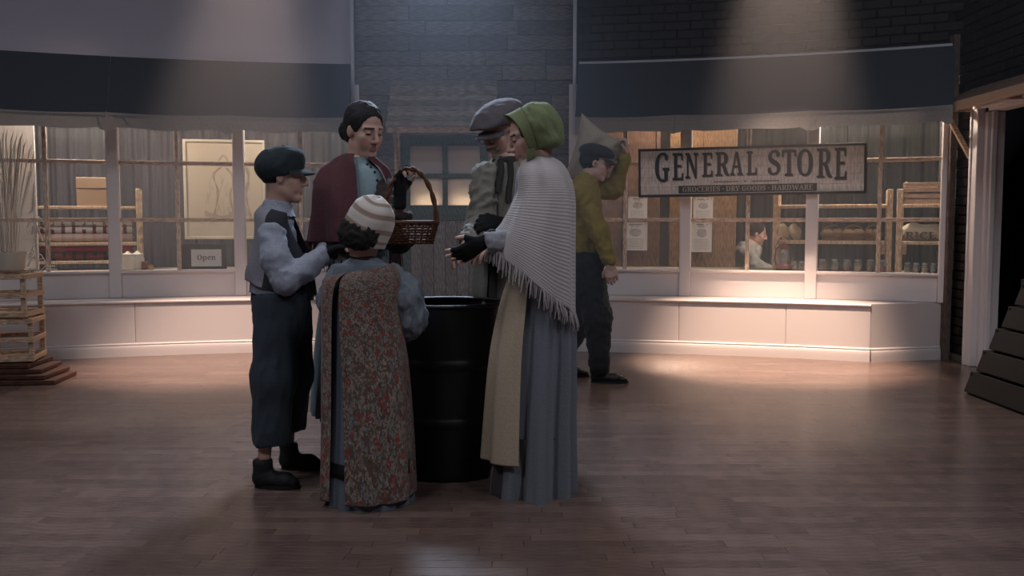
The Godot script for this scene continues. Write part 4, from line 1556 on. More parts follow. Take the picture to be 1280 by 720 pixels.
	for k in 3:
		var o = thing("folded_blanket", ["pale folded blanket lying directly on the dark plank bin", "pale folded blanket in the middle of the stack on the dark bin", "pale folded blanket on top of the stack on the dark bin"][k], "blanket", g + Vector3(0.02 + 0.01 * k, n * hp + 0.028 + k * 0.052, 0), "folded blankets on the bin")
		var fold = func(u, v):
			var a = v * TAU
			var ex = pow(absf(cos(a)), 0.4) * signf(cos(a))
			return Vector3(ex * (0.19 - 0.012 * k), 0.026 + 0.025 * sin(a) * (1.0 + 0.1 * sin(u * 8.0)), (u - 0.5) * 0.34)
		part(o, "cloth", grid_mesh(12, 20, fold, false), cloth(Color(0.6, 0.55, 0.48)))

# ---------------------------------------------------------------- crates, boards and dried stalks
func left_side():
	var g = ground(2, 481)
	g = Vector3(g.x - 0.1, 0, g.z - 0.28)
	# boards on the floor
	for k in 4:
		var lens = [0.98, 0.9, 0.82, 0.7]
		var b = thing("floor_board", ["rough reddish-brown board lying on the floor under the crates, lowest", "rough reddish-brown board second from the floor under the crates", "rough reddish-brown board third from the floor under the crates", "rough reddish-brown board lying right under the slatted crate"][k], "board", g + Vector3(0.02 - 0.03 * k, 0.002 + k * 0.033, 0.12 - 0.04 * k), "boards under the crates")
		b.rotation.y = [0.1, 0.04, 0.12, 0.06][k]
		part(b, "wood", box(Vector3(lens[k], 0.03, 0.42), 0.004), M.redwood, Vector3(-0.05, 0.015, 0))
	var y0 = 0.136
	for k in 2:
		var h = 0.32
		var c = thing("slatted_crate", ["open slatted pine crate standing on the reddish boards", "open slatted pine crate stacked on another crate, under the dried stalks"][k], "crate", g + Vector3(-0.1 - 0.015 * k, y0 + k * (h + 0.003), 0.0), "slatted crates")
		c.rotation.y = 0.24 - 0.1 * k
		var W = 0.62
		var D = 0.4
		for q in [-1, 1]:
			for x in [-W / 2 + 0.02, -0.02, W / 2 - 0.02]:
				part(c, "post", box(Vector3(0.035, h, 0.022), 0.003), M.crate, Vector3(x, h / 2, q * (D / 2 - 0.034)))
			for j in 3:
				part(c, "slat", box(Vector3(W, 0.036, 0.018), 0.003), M.crate, Vector3(0, 0.0235 + j * (h - 0.047) / 2, q * (D / 2 - 0.012)))
				part(c, "slat", box(Vector3(0.018, 0.036, D - 0.05), 0.003), M.crate, Vector3(q * (W / 2 - 0.009), 0.0235 + j * (h - 0.047) / 2, 0))
		for j in 4:
			part(c, "slat", box(Vector3(W - 0.06, 0.012, 0.075), 0.003), M.crate, Vector3(0, 0.012, -0.12 + j * 0.08))
	# a sheaf of dried grass in a pot on the crates
	var top = y0 + 0.646 + 0.003
	var pg = Vector3(at(12, 340, -g.z).x, top, g.z)
	var t = thing("dried_grass", "sheaf of dried pale grass stalks standing in a pot on the crates", "dried plant", pg)
	part(t, "pot", lathe([[0.0, 0.0], [0.08, 0.0], [0.1, 0.02], [0.115, 0.14], [0.105, 0.145], [0.09, 0.03], [0.0, 0.02]], 22), flat(Color(0.72, 0.68, 0.62), 0.8))
	var straw = [flat(Color(0.82, 0.77, 0.7), 0.9), flat(Color(0.7, 0.64, 0.57), 0.9)]
	for k in 46:
		var a = rng.randf() * TAU
		var lean = rng.randf_range(0.02, 0.17)
		var h = rng.randf_range(0.55, 0.95)
		var b = Vector3(cos(a) * 0.05 * rng.randf(), 0.03, sin(a) * 0.05)
		var e = b + Vector3(cos(a) * lean, h, sin(a) * lean * 0.7)
		var mid = b.lerp(e, 0.5) + Vector3(-cos(a) * lean * 0.2, 0.02, 0)
		part(t, "stalk", tube([b, mid, e, e + Vector3(cos(a) * 0.03, 0.06, 0)], [0.0018, 0.0016, 0.0042, 0.001], 4), straw[k % 2])
	# a lacy white wire stand with dried sprigs
	var w = at(47, 338, 7.2)
	var wt = thing("sprig_stand", "slim white wire stand hung with dried sprigs beside the crates", "stand", Vector3(w.x, 0, w.z))
	var wire = flat(Color(0.84, 0.8, 0.76), 0.6)
	part(wt, "pole", tube([Vector3(0, 0.02, 0), Vector3(0, 0.9, 0), Vector3(-0.02, 1.42, 0)], [0.008, 0.007, 0.003], 6), wire)
	part(wt, "base", lathe([[0.0, 0.02], [0.1, 0.015], [0.12, 0.0], [0.0, 0.0]], 20), wire)
	for k in 34:
		var y = rng.randf_range(0.72, 1.4)
		var a = rng.randf() * TAU
		var n = rng.randf_range(0.04, 0.13) * (1.55 - y) * 1.5
		var b = Vector3(-0.01, y, 0)
		var e = b + Vector3(cos(a) * n, rng.randf_range(-0.12, 0.08), sin(a) * n)
		part(wt, "sprig", tube([b, b.lerp(e, 0.5) + Vector3(0, 0.03, 0), e], [0.002, 0.004, 0.006], 4), wire)

# ---------------------------------------------------------------- people
const SKIN := Color(0.58, 0.36, 0.29)      # linear

func head_at(c: Vector3, dir: Vector3, roll := 0.0) -> Transform3D:
	var z = dir.normalized()
	var x = Vector3.UP.cross(z).normalized()
	return Transform3D(Basis(x, z.cross(x), z).rotated(z, deg_to_rad(roll)), c)

func head_mesh(H: Transform3D, k: float, neck: Vector3, o: Vector3, skin := SKIN, brow := Color(0.03, 0.02, 0.015), neck_r := 0.052, cell := 0.0055) -> ArrayMesh:
	var lo = H.origin - Vector3.ONE * 0.15 * k
	var hi = H.origin + Vector3.ONE * 0.15 * k
	lo = Vector3(minf(lo.x, neck.x - 0.09), minf(lo.y, neck.y - 0.03), minf(lo.z, neck.z - 0.09))
	hi = Vector3(maxf(hi.x, neck.x + 0.09), hi.y, maxf(hi.z, neck.z + 0.09))
	var f = Field.new(lo, hi, cell)
	var B = H.basis
	var p = func(x, y, z): return H * (Vector3(x, y, z) * k)
	f.ell(p.call(0, 0.035, -0.015), Vector3(0.074, 0.084, 0.093) * k, B, 0.02 * k)
	f.ell(p.call(0, -0.035, 0.022), Vector3(0.057, 0.074, 0.064) * k, B, 0.03 * k)
	f.cap(p.call(-0.045, -0.062, 0.0), p.call(-0.012, -0.096, 0.058), 0.017 * k, 0.017 * k, 0.025 * k)
	f.cap(p.call(0.045, -0.062, 0.0), p.call(0.012, -0.096, 0.058), 0.017 * k, 0.017 * k, 0.025 * k)
	f.cap(p.call(-0.01, -0.098, 0.064), p.call(0.01, -0.098, 0.064), 0.016 * k, 0.016 * k, 0.02 * k)
	for s in [-1, 1]:
		f.cap(p.call(s * 0.037, -0.022, 0.056), p.call(s * 0.03, -0.05, 0.058), 0.022 * k, 0.02 * k, 0.02 * k)
		f.cap(p.call(s * 0.012, 0.024, 0.078), p.call(s * 0.045, 0.022, 0.062), 0.011 * k, 0.01 * k, 0.014 * k)
		f.ell(p.call(s * 0.031, 0.003, 0.094), Vector3(0.017, 0.013, 0.016) * k, B, 0.012 * k, true)
		f.ell(p.call(s * 0.031, 0.003, 0.072), Vector3(0.014, 0.012, 0.013) * k, B, 0.004 * k)
		f.ell(p.call(s * 0.075, -0.006, -0.008), Vector3(0.008, 0.03, 0.018) * k, B.rotated(B.y, -s * 0.35), 0.006 * k)
		f.cap(p.call(s * 0.012, -0.034, 0.094), p.call(s * 0.01, -0.035, 0.09), 0.008 * k, 0.008 * k, 0.008 * k)
	f.cap(p.call(0, 0.014, 0.086), p.call(0, -0.028, 0.108), 0.008 * k, 0.011 * k, 0.012 * k)
	f.cap(p.call(-0.016, -0.058, 0.083), p.call(0.016, -0.058, 0.083), 0.0065 * k, 0.0065 * k, 0.006 * k)
	f.cap(p.call(-0.013, -0.069, 0.082), p.call(0.013, -0.069, 0.082), 0.0075 * k, 0.0075 * k, 0.006 * k)
	f.cap(p.call(0, -0.055, -0.025), neck, neck_r * k, neck_r * k * 1.1, 0.03 * k)
	var inv = H.affine_inverse()
	var tint = func(q):
		var l = (inv * q) / k
		if l.z > 0.05:
			var ax = absf(l.x)
			if ax < 0.02 and l.y > -0.073 and l.y < -0.055:
				return skin * Color(0.9, 0.66, 0.64)
			if ax > 0.012 and ax < 0.052 and absf(l.y - 0.026 + (ax - 0.03) * 0.1) < 0.0038:
				return brow
			if ax > 0.018 and ax < 0.045 and absf(l.y - 0.0) < 0.0035:
				return brow
			if ax > 0.03 and ax < 0.055 and absf(l.y + 0.035) < 0.02:
				return skin * Color(1.06, 0.88, 0.88)
		return skin
	return net_mesh(f, o, 0.0, 1.0, tint)

# a hand from the wrist: fwd to the knuckles, palm the way the palm faces, side which way the thumb lies
func hand_meshes(wrist: Vector3, fwd: Vector3, palm: Vector3, side: float, curl: float, s: float, o: Vector3, skin := SKIN, spread := 0.1) -> Array:
	var fw = fwd.normalized()
	var n = (palm - fw * palm.dot(fw)).normalized()
	var r = fw.cross(n) * side
	var m = wrist + fw * 0.08 * s
	var f = Field.new(m - Vector3.ONE * 0.15 * s, m + Vector3.ONE * 0.15 * s, 0.0046)
	var g = Field.new(m - Vector3.ONE * 0.15 * s, m + Vector3.ONE * 0.15 * s, 0.0056)
	f.cap(wrist - fw * 0.03 * s, wrist + fw * 0.02 * s, 0.024 * s, 0.024 * s, 0.01)
	g.cap(wrist - fw * 0.045 * s, wrist + fw * 0.02 * s, 0.03 * s, 0.028 * s, 0.01)
	var lens = [0.074, 0.083, 0.076, 0.06]
	for i in 4:
		var a = wrist + (fw * 0.012 + r * (0.016 - 0.011 * i)) * s
		var kn = wrist + (fw * (0.09 - 0.006 * absf(i - 1.0)) + r * (0.031 - 0.0205 * i)) * s
		f.cap(a, kn, 0.015 * s, 0.0115 * s, 0.012)
		g.cap(a, kn, 0.0185 * s, 0.0155 * s, 0.012)
		var b = kn
		var cs = [curl * 0.55, curl * 1.4, curl * 2.1]
		for j in 3:
			var d = (fw * cos(cs[j]) + n * sin(cs[j]) + r * (1.2 - i * 0.8) * spread).normalized()
			var e = b + d * lens[i] * [0.46, 0.31, 0.23][j] * s
			f.cap(b, e, (0.0096 - 0.0009 * j) * s, (0.0088 - 0.0009 * j) * s, 0.004)
			if j == 0:
				g.cap(b, e, 0.0122 * s, 0.0118 * s, 0.004)
			if j == 1:
				g.cap(b, b.lerp(e, 0.45), 0.0118 * s, 0.0114 * s, 0.004)
			b = e
	var tb = wrist + (fw * 0.028 + r * 0.026 + n * 0.006) * s
	var td = (fw * 0.62 + r * 0.7 + n * 0.3).normalized()
	var te = tb + td * 0.042 * s
	f.cap(tb, te, 0.0145 * s, 0.0105 * s, 0.01)
	g.cap(tb, tb.lerp(te, 0.9), 0.0175 * s, 0.0135 * s, 0.01)
	f.cap(te, te + (fw * 0.85 + r * 0.25 + n * (0.2 + 0.4 * curl)).normalized() * 0.034 * s, 0.0102 * s, 0.0085 * s, 0.004)
	var tint = func(_q): return skin
	return [net_mesh(f, o, 0.0, 1.0, tint), net_mesh(g, o, 0.0015, 90.0)]

func caps_mesh(list: Array, o: Vector3, cell: float, k := 0.03, amp := 0.0, freq := 20.0, tint = null, cuts := [], stretch := Vector3.ONE) -> ArrayMesh:
	var lo = Vector3.ONE * 1e9
	var hi = -lo
	for e in list:
		for q in [[e[0], e[2]], [e[1], e[3]]]:
			for i in 3:
				lo[i] = minf(lo[i], q[0][i] - q[1])
				hi[i] = maxf(hi[i], q[0][i] + q[1])
	var f = Field.new(lo - Vector3.ONE * cell * 3.0, hi + Vector3.ONE * cell * 3.0, cell)
	for e in list:
		f.cap(e[0], e[1], e[2], e[3], e[4] if e.size() > 4 else k)
	for c in cuts:
		f.half(c[0], c[1], c[2] if c.size() > 2 else 1e9)
	return net_mesh(f, o, amp, freq, tint, stretch, amp > 0.0)

func body_of(t: Node3D, H: Transform3D, k: float, neck: Vector3, limbs: Array, hands: Array, skin := SKIN, brow := Color(0.03, 0.02, 0.015), cell := 0.0055):
	var o = t.position
	var tint = func(_q): return skin
	var all = [caps_mesh(limbs, o, 0.02, 0.04, 0.0, 1.0, tint), head_mesh(H, k, neck, o, skin, brow, 0.052, cell)]
	for h in hands:     # [wrist, fwd, palm, side, curl, size, gloved, spread]
		var r = hand_meshes(h[0], h[1], h[2], h[3], h[4], h[5], o, skin, h[7] if h.size() > 7 else 0.1)
		all.append(r[0])
		if h[6]:
			part(t, "glove", r[1], M.glove, Vector3.ZERO, Vector3.ZERO, "black knitted fingerless glove")
	part(t, "body", merge(all), M.skin)

func on_head(t: Node3D, called: String, mesh: Mesh, m: Material, H: Transform3D, k: float, label := "") -> MeshInstance3D:
	var p = part(t, called, mesh, m, Vector3.ZERO, Vector3.ZERO, label)
	p.transform = Transform3D(H.basis.scaled(Vector3.ONE * k), H.origin - t.position)
	return p

func hem_point(rings: Array, o: Vector3, v: float, deg: float, g := 0.0) -> Vector3:
	var cs = []
	var rs = []
	for r in rings:
		cs.append(r[0] - o)
		rs.append(Vector3(r[1], r[2], r[3] if r.size() > 3 else 0.0))
	var c = spline(cs, v)
	var r = spline(rs, v)
	var a = deg_to_rad(deg)
	return c + Vector3(cos(a) * (r.x + g), -r.z * cos(a), sin(a) * (r.y + g))

func fringe(rings: Array, o: Vector3, from: float, to: float, n: int, length: float, r: float) -> ArrayMesh:
	var list = []
	for i in n:
		var deg = lerpf(from, to, (i + rng.randf() * 0.5) / n)
		var p = hem_point(rings, o, 1.0, deg)
		var q = Vector3(rng.randf_range(-0.012, 0.012), 0, rng.randf_range(-0.012, 0.012))
		var l = length * rng.randf_range(0.7, 1.15)
		list.append(tube([p + Vector3(0, 0.01, 0), p + Vector3(0, -l * 0.5, 0) + q, p + Vector3(0, -l, 0) + q * 1.6], [r, r * 0.8, r * 0.5], 4))
	return merge(list)

func shoe(t: Node3D, ankle: Vector3, dir: Vector3, length: float, m: Material, sole: Material, shaft := 0.07):
	var o = t.position
	var d = Vector3(dir.x, 0, dir.z).normalized()
	var c = Vector3(ankle.x, 0, ankle.z)
	var heel = c - d * length * 0.2
	var toe = c + d * length * 0.72
	var f = Field.new(Vector3(minf(heel.x, toe.x), 0, minf(heel.z, toe.z)) - Vector3(0.07, 0.03, 0.07), Vector3(maxf(heel.x, toe.x), ankle.y + shaft + 0.02, maxf(heel.z, toe.z)) + Vector3(0.07, 0.02, 0.07), 0.007)
	f.cap(heel + d * 0.02 + Vector3(0, 0.04, 0), c + d * length * 0.4 + Vector3(0, 0.034, 0), 0.033, 0.036, 0.03)
	f.cap(c + d * length * 0.4 + Vector3(0, 0.03, 0), toe - d * 0.03 + Vector3(0, 0.022, 0), 0.036, 0.026, 0.02)
	f.cap(c - d * 0.008 + Vector3(0, 0.05, 0), c - d * 0.012 + Vector3(0, ankle.y + shaft - 0.045, 0), 0.038, 0.043, 0.03)
	f.half(c + Vector3(0, ankle.y + shaft - 0.025, 0), Vector3.UP)
	f.half(Vector3(0, 0.012, 0), Vector3.DOWN)
	part(t, "shoe", net_mesh(f, o, 0.002, 40.0), m)
	var side = d.cross(Vector3.UP)
	var pts = PackedVector3Array()
	for k in 24:
		var a = TAU * k / 24.0
		var along = cos(a) * length * 0.48 + length * 0.25
		var wd = 0.036 + 0.009 * smoothstep(-0.2, 0.6, cos(a))
		pts.append(c + d * along + side * sin(a) * wd)
	var v = PackedVector3Array()
	var ix = PackedInt32Array()
	for k in 24:
		v.append(pts[k] + Vector3(0, 0.001, 0) - o)
		v.append(pts[k] + Vector3(0, 0.016, 0) - o)
	for k in 24:
		var a = k * 2
		var b = ((k + 1) % 24) * 2
		ix.append_array(PackedInt32Array([a, b, a + 1, b, b + 1, a + 1]))
	v.append(c + d * length * 0.25 + Vector3(0, 0.017, 0) - o)
	for k in 24:
		ix.append_array(PackedInt32Array([48, k * 2 + 1, ((k + 1) % 24) * 2 + 1]))
	part(t, "sole", finish(v, ix, null, null, false), sole)

func pleats(n: float, amp: float, sd: float, power := 1.0) -> Callable:
	return func(a, v): return amp * pow(v, power) * (sin(a * n + sd + 1.3 * sin(a * 2.0 + sd)) + 0.45 * sin(a * n * 1.7 + sd * 2.0))

func people():
	boy()
	woman()
	girl()
	flat_cap_man()
	bonnet_lady()
	porter()
	shopkeeper()

func person(label: String, where: Vector3) -> Node3D:
	return thing("person", label, "person", Vector3(where.x, 0, where.z))

func boy():
	var D = 4.05
	var t = person("boy in dark cap, grey waistcoat and pale shirt, in profile beside the drum", at(350, 590, D))
	var o = t.position
	var H = head_at(at(355, 221, D), Vector3(1, -0.06, -0.1))
	var k = 0.93
	var neck = at(346, 262, D)
	var shR = at(340, 294, 3.94)
	var shL = at(346, 292, 4.16)
	var elR = at(357, 351, 3.88)
	var elL = at(374, 345, 4.2)
	var wrR = at(405, 318, 3.96)
	var wrL = at(406, 314, 4.1)
	var hipR = at(346, 392, 3.98)
	var hipL = at(358, 390, 4.12)
	var knR = at(340, 472, 3.95)
	var knL = at(362, 466, 4.18)
	var anR = at(330, 572, 3.92)
	var anL = at(360, 556, 4.22)
	var limbs = [[neck, at(352, 375, D), 0.06, 0.09], [shR, shL, 0.04, 0.04], [shR, elR, 0.036, 0.032], [elR, wrR, 0.032, 0.024], [shL, elL, 0.036, 0.032], [elL, wrL, 0.032, 0.024], [hipR, knR, 0.06, 0.045], [knR, anR, 0.043, 0.029], [hipL, knL, 0.06, 0.045], [knL, anL, 0.043, 0.029]]
	body_of(t, H, k, neck, limbs, [[wrR, Vector3(0.9, 0.32, -0.2), Vector3(0.1, -0.9, 0.3), 1.0, 0.7, 0.84, true], [wrL, Vector3(1, 0.3, 0.05), Vector3(0, -1, 0), -1.0, 0.7, 0.84, true]])
	# hair and cap
	var hair = Field.new(Vector3(-0.12, -0.12, -0.14), Vector3(0.12, 0.14, 0.12), 0.007)
	hair.ell(Vector3(0, 0.025, -0.022), Vector3(0.079, 0.085, 0.093), Basis.IDENTITY, 0.02)
	hair.half(Vector3(0, -0.035, 0), Vector3(0, -1, 0.0))
	hair.half(Vector3(0, 0.0, -0.005), Vector3(0, -0.5, 0.86))
	on_head(t, "hair", net_mesh(hair, Vector3.ZERO, 0.004, 60.0), cloth(Color(0.12, 0.09, 0.08)), H, k)
	var capm = cloth(Color(0.15, 0.19, 0.21))
	var cap = Field.new(Vector3(-0.14, -0.1, -0.17), Vector3(0.14, 0.18, 0.15), 0.007)
	cap.ell(Vector3(0, 0.045, -0.024), Vector3(0.1, 0.092, 0.116), Basis.IDENTITY, 0.02)
	cap.ell(Vector3(0, 0.1, 0.03), Vector3(0.075, 0.04, 0.06), Basis.IDENTITY, 0.04)
	cap.half(Vector3(0, 0.036, 0.09), Vector3(0, -0.93, 0.37))
	var cp = on_head(t, "cap", net_mesh(cap, Vector3.ZERO, 0.004, 16.0), capm, H, k, "dark peaked cap")
	var peak = func(u, v):
		var a = lerpf(-1.35, 1.35, u)
		var q = minf(v * 2.0, 1.0)
		var th = 0.0 if v <= 0.5 else -0.006
		if v > 0.5:
			q = 2.0 - v * 2.0
		return Vector3(sin(a) * (0.084 + 0.004 * q), 0.048 - 0.022 * q - 0.016 * absf(sin(a)) + th, 0.012 + cos(a) * (0.07 + 0.062 * q))
	part(cp, "peak", grid_mesh(18, 8, peak), capm)
	part(cp, "button", lathe([[0.0, 0.012], [0.01, 0.008], [0.012, 0.0]], 10), capm, Vector3(0, 0.138, -0.01))
	# shirt
	var shirt = cloth(Color(0.62, 0.64, 0.7))
	part(t, "shirt", caps_mesh([[shR, shL, 0.045, 0.045], [shR, at(345, 324, 3.9), 0.052, 0.056], [at(345, 324, 3.9), elR, 0.056, 0.05], [elR, at(382, 336, 3.92), 0.05, 0.046], [at(382, 336, 3.92), wrR, 0.046, 0.036], [shL, elL, 0.05, 0.05], [elL, wrL, 0.05, 0.036], [neck, at(352, 355, D), 0.06, 0.09]], o, 0.0085, 0.03, 0.009, 9.0, null, [[wrR + Vector3(0.012, 0.004, 0), Vector3(0.9, 0.32, -0.2), 0.12], [wrL + Vector3(0.01, 0, 0), Vector3(1, 0.3, 0), 0.12]]), shirt)
	part(t, "cuff", tube([wrR - Vector3(0.045, 0.017, -0.01), wrR + Vector3(0.012, 0.004, 0)], 0.04, 14), shirt)
	var crings = [[at(351, 252, D), 0.052, 0.056, 0.016], [at(350, 258, D), 0.056, 0.062, 0.02], [at(350, 266, D), 0.07, 0.08, 0.024]]
	part(t, "collar", drape(crings, o, 26, 8), shirt)
	var tail = [[at(352, 345, D), 0.128, 0.145, 0.02], [at(352, 362, D), 0.132, 0.148, 0.02], [at(353, 370, D), 0.135, 0.148, 0.02]]
	part(t, "shirt_tail", drape(tail, o, 40, 8, [0, 0], [360, 360], pleats(9, 0.004, 1.0)), shirt)
	# waistcoat: grey back, dark front
	var vr = [[at(348, 262, D), 0.07, 0.085, 0.02], [at(345, 273, D), 0.088, 0.118, 0.02], [at(348, 292, D), 0.102, 0.135, 0.02], [at(352, 318, D), 0.124, 0.148, 0.02], [at(352, 343, D), 0.146, 0.158, 0.03], [at(352, 361, D), 0.152, 0.162, 0.04]]
	var vf = func(a, v): return 0.004 * sin(a * 7.0 + v * 6.0) * v + 0.004 * sin(a * 3.0 - v * 9.0)
	part(t, "waistcoat_back", drape(vr, o, 30, 26, [98, 108], [262, 252], vf), cloth(Color(0.56, 0.55, 0.59)), Vector3.ZERO, Vector3.ZERO, "grey back panel")
	var darkv = cloth(Color(0.17, 0.175, 0.21))
	part(t, "waistcoat_front", drape(vr, o, 30, 26, [45, 4], [98, 108], vf), darkv, Vector3.ZERO, Vector3.ZERO, "dark front panel")
	part(t, "waistcoat_front", drape(vr, o, 30, 26, [262, 252], [315, 356], vf), darkv, Vector3.ZERO, Vector3.ZERO, "dark front panel")
	# trousers
	var tm = cloth(Color(0.19, 0.225, 0.265))
	var tr = caps_mesh([[at(353, 366, 4.0), at(353, 366, 4.1), 0.112, 0.112], [at(347, 395, 3.98), at(342, 475, 3.95), 0.096, 0.086], [at(342, 475, 3.95), at(339, 580, 3.93), 0.086, 0.077], [at(362, 398, 4.12), at(365, 466, 4.18), 0.098, 0.083], [at(365, 466, 4.18), at(360, 575, 4.22), 0.083, 0.062], [at(350, 376, 4.05), at(350, 400, 4.05), 0.115, 0.1]], o, 0.011, 0.05, 0.009, 6.0, null, [[Vector3(0, at(338, 555, 3.93).y, 0), Vector3.DOWN], [Vector3(0, at(350, 365, D).y, 0), Vector3.UP]], Vector3(1.6, 0.5, 1.6))
	part(t, "trousers", tr, tm)
	var boot = flat(Color(0.07, 0.075, 0.095), 0.7)
	shoe(t, Vector3(anR.x + 0.005, 0.075, anR.z), Vector3(1, 0, 0.12), 0.215, boot, flat(Color(0.05, 0.05, 0.06), 0.8), 0.075)
	shoe(t, Vector3(anL.x + 0.015, 0.075, anL.z), Vector3(1, 0, 0.1), 0.215, boot, flat(Color(0.05, 0.05, 0.06), 0.8), 0.075)

func woman():
	var D = 4.42
	var t = person("woman with dark bun and maroon fringed shawl over a pale blue dress, holding the basket", at(446, 540, D))
	var o = t.position
	var H = head_at(at(456, 163, D), Vector3(0.66, -0.3, 0.68), 2.0)
	var k = 1.03
	var neck = at(448, 205, D + 0.02)
	var shR = at(408, 232, 4.48)
	var shL = at(478, 233, 4.42)
	var elL = at(498, 296, 4.16)
	var wrL = at(500, 243, 4.04)
	var elR = at(424, 300, 4.34)
	var wrR = at(484, 300, 4.05)
	var limbs = [[neck, at(447, 325, D), 0.07, 0.1], [shR, shL, 0.035, 0.035], [shR, elR, 0.042, 0.036], [elR, wrR, 0.036, 0.026], [shL, elL, 0.036, 0.034], [elL, wrL, 0.036, 0.026], [at(440, 330, 4.42), at(438, 430, 4.42), 0.075, 0.055], [at(438, 430, 4.42), at(436, 535, 4.42), 0.05, 0.035], [at(456, 330, 4.42), at(456, 430, 4.42), 0.075, 0.055], [at(456, 430, 4.42), at(458, 535, 4.42), 0.05, 0.035]]
	body_of(t, H, k, neck, limbs, [[wrL, Vector3(0.06, 1, 0.1), Vector3(0.8, 0.1, 0.3), 1.0, 1.25, 1.0, true], [wrR, Vector3(1, 0.06, 0.15), Vector3(0.05, 1, -0.1), 1.0, 0.45, 1.0, true]])
	var hairm = cloth(Color(0.1, 0.09, 0.1))
	hairm.roughness = 0.75
	var hair = Field.new(Vector3(-0.14, -0.16, -0.2), Vector3(0.14, 0.16, 0.14), 0.006)
	hair.ell(Vector3(0, 0.042, -0.024), Vector3(0.085, 0.09, 0.1), Basis.IDENTITY, 0.02)
	hair.ell(Vector3(0, -0.03, -0.06), Vector3(0.06, 0.06, 0.055), Basis.IDENTITY, 0.05)
	hair.ell(Vector3(0, -0.012, 0.085), Vector3(0.068, 0.088, 0.075), Basis.IDENTITY, 0.012, true)
	hair.ell(Vector3(0, -0.11, 0.0), Vector3(0.12, 0.07, 0.07), Basis.IDENTITY, 0.012, true)
	var hp = on_head(t, "hair", net_mesh(hair, Vector3.ZERO, 0.004, 45.0, null, Vector3(1, 0.4, 1)), hairm, H, k)
	var bun = Field.new(Vector3(-0.07, -0.1, -0.21), Vector3(0.07, 0.06, -0.08), 0.006)
	bun.ell(Vector3(0.0, -0.035, -0.13), Vector3(0.048, 0.05, 0.04), Basis.IDENTITY, 0.01)
	part(hp, "bun", net_mesh(bun, Vector3.ZERO, 0.007, 40.0), hairm)
	# dress
	var blue = cloth(Color(0.56, 0.64, 0.67))
	var br = [[at(449, 197, D), 0.052, 0.052], [at(449, 206, D), 0.062, 0.06], [at(447, 216, D), 0.13, 0.09], [at(447, 240, D), 0.16, 0.115], [at(448, 280, D), 0.145, 0.12], [at(448, 318, D), 0.125, 0.115]]
	part(t, "bodice", drape(br, o, 60, 24, [0, 0], [360, 360], pleats(22, 0.003, 2.0, 0.5)), blue)
	for i in 6:
		var p = hem_point(br, o, 0.2 + i * 0.1, 47, 0.006)
		part(t, "button", lathe([[0.0, 0.004], [0.006, 0.003], [0.006, 0.0]], 8), M.black, p, Vector3(PI / 2, 0, 0))
	var sk = [[at(448, 312, D), 0.12, 0.11], [at(448, 330, D), 0.14, 0.13], [at(447, 400, D), 0.185, 0.17], [at(447, 460, D), 0.205, 0.19], [at(447, 517, D), 0.215, 0.2]]
	part(t, "skirt", drape(sk, o, 140, 30, [0, 0], [360, 360], pleats(14, 0.014, 0.4)), blue)
	part(t, "petticoat", drape([[at(447, 480, D), 0.16, 0.15], [at(447, 505, D), 0.17, 0.16], [at(447, 530, D), 0.175, 0.165]], o, 60, 6, [0, 0], [360, 360], pleats(12, 0.006, 1.4)), cloth(Color(0.4, 0.4, 0.42)))
	for x in [-0.06, 0.07]:
		shoe(t, Vector3(o.x + x, 0.07, o.z - 0.02), Vector3(0.5, 0, 0.86), 0.235, M.black, M.black, 0.1)
	# sleeves under the shawl
	var sl = cloth(Color(0.19, 0.15, 0.15))
	part(t, "sleeve", caps_mesh([[shL, elL, 0.06, 0.064], [elL, at(500, 268, 4.07), 0.062, 0.052]], o, 0.0105, 0.04, 0.01, 14.0, null, [[at(500, 266, 4.07), Vector3(0, 1, 0.1), 0.1]]), sl)
	part(t, "sleeve", caps_mesh([[shR, elR, 0.06, 0.06], [elR, at(474, 301, 4.07), 0.058, 0.042]], o, 0.0105, 0.04, 0.01, 14.0), sl)
	# shawl, open at the front
	var sr = [[at(446, 193, D), 0.07, 0.065, 0.0], [at(444, 201, D), 0.108, 0.09], [at(444, 213, D), 0.16, 0.122], [at(443, 235, D), 0.195, 0.155], [at(442, 266, D), 0.212, 0.178], [at(441, 303, D), 0.224, 0.19]]
	var sf = func(a, v): return 0.017 * v * sin(a * 7.0 + v * 2.5 + sin(a * 3.0)) + 0.009 * sin(a * 4.0 + v * 8.0)
	var shawl = knit(Color(0.33, 0.19, 0.21), Vector3(130, 90, 1))
	var fk = Image.create(128, 128, false, Image.FORMAT_RGB8)
	var fg = RandomNumberGenerator.new()
	fg.seed = 5
	for y in 128:
		for x in 128:
			var w = 0.82 + 0.18 * fg.randf()
			fk.set_pixel(x, y, Color(w, w, w) if fg.randf() > 0.035 else Color(1.0, 1.0, 1.0))
	shawl.albedo_texture = ImageTexture.create_from_image(fk)
	shawl.albedo_color = Color(0.36, 0.21, 0.235)
	shawl.heightmap_texture = shawl.albedo_texture
	shawl.uv1_scale = Vector3(3.2, 1.1, 1)
	part(t, "shawl", drape(sr, o, 110, 36, [88, 72], [398, 394], sf), shawl, Vector3.ZERO, Vector3.ZERO, "maroon shawl")
	part(t, "shawl_fringe", fringe(sr, o, 74, 392, 130, 0.13, 0.0032), cloth(Color(0.24, 0.13, 0.15)))
	# the basket she holds
	var bp = at(513, 305, 4.0)
	var b = thing("wicker_basket", "oval brown wicker basket with a tall hoop handle held by the woman in the shawl", "basket", bp)
	var wick = wood(Color(0.44, 0.27, 0.16), 0.7, Vector3(30, 30, 30), 2)
	basket_bowl(b, 0.118, 0.085, 0.09, wick, 8, 22)
	var s1 = []
	var s2 = []
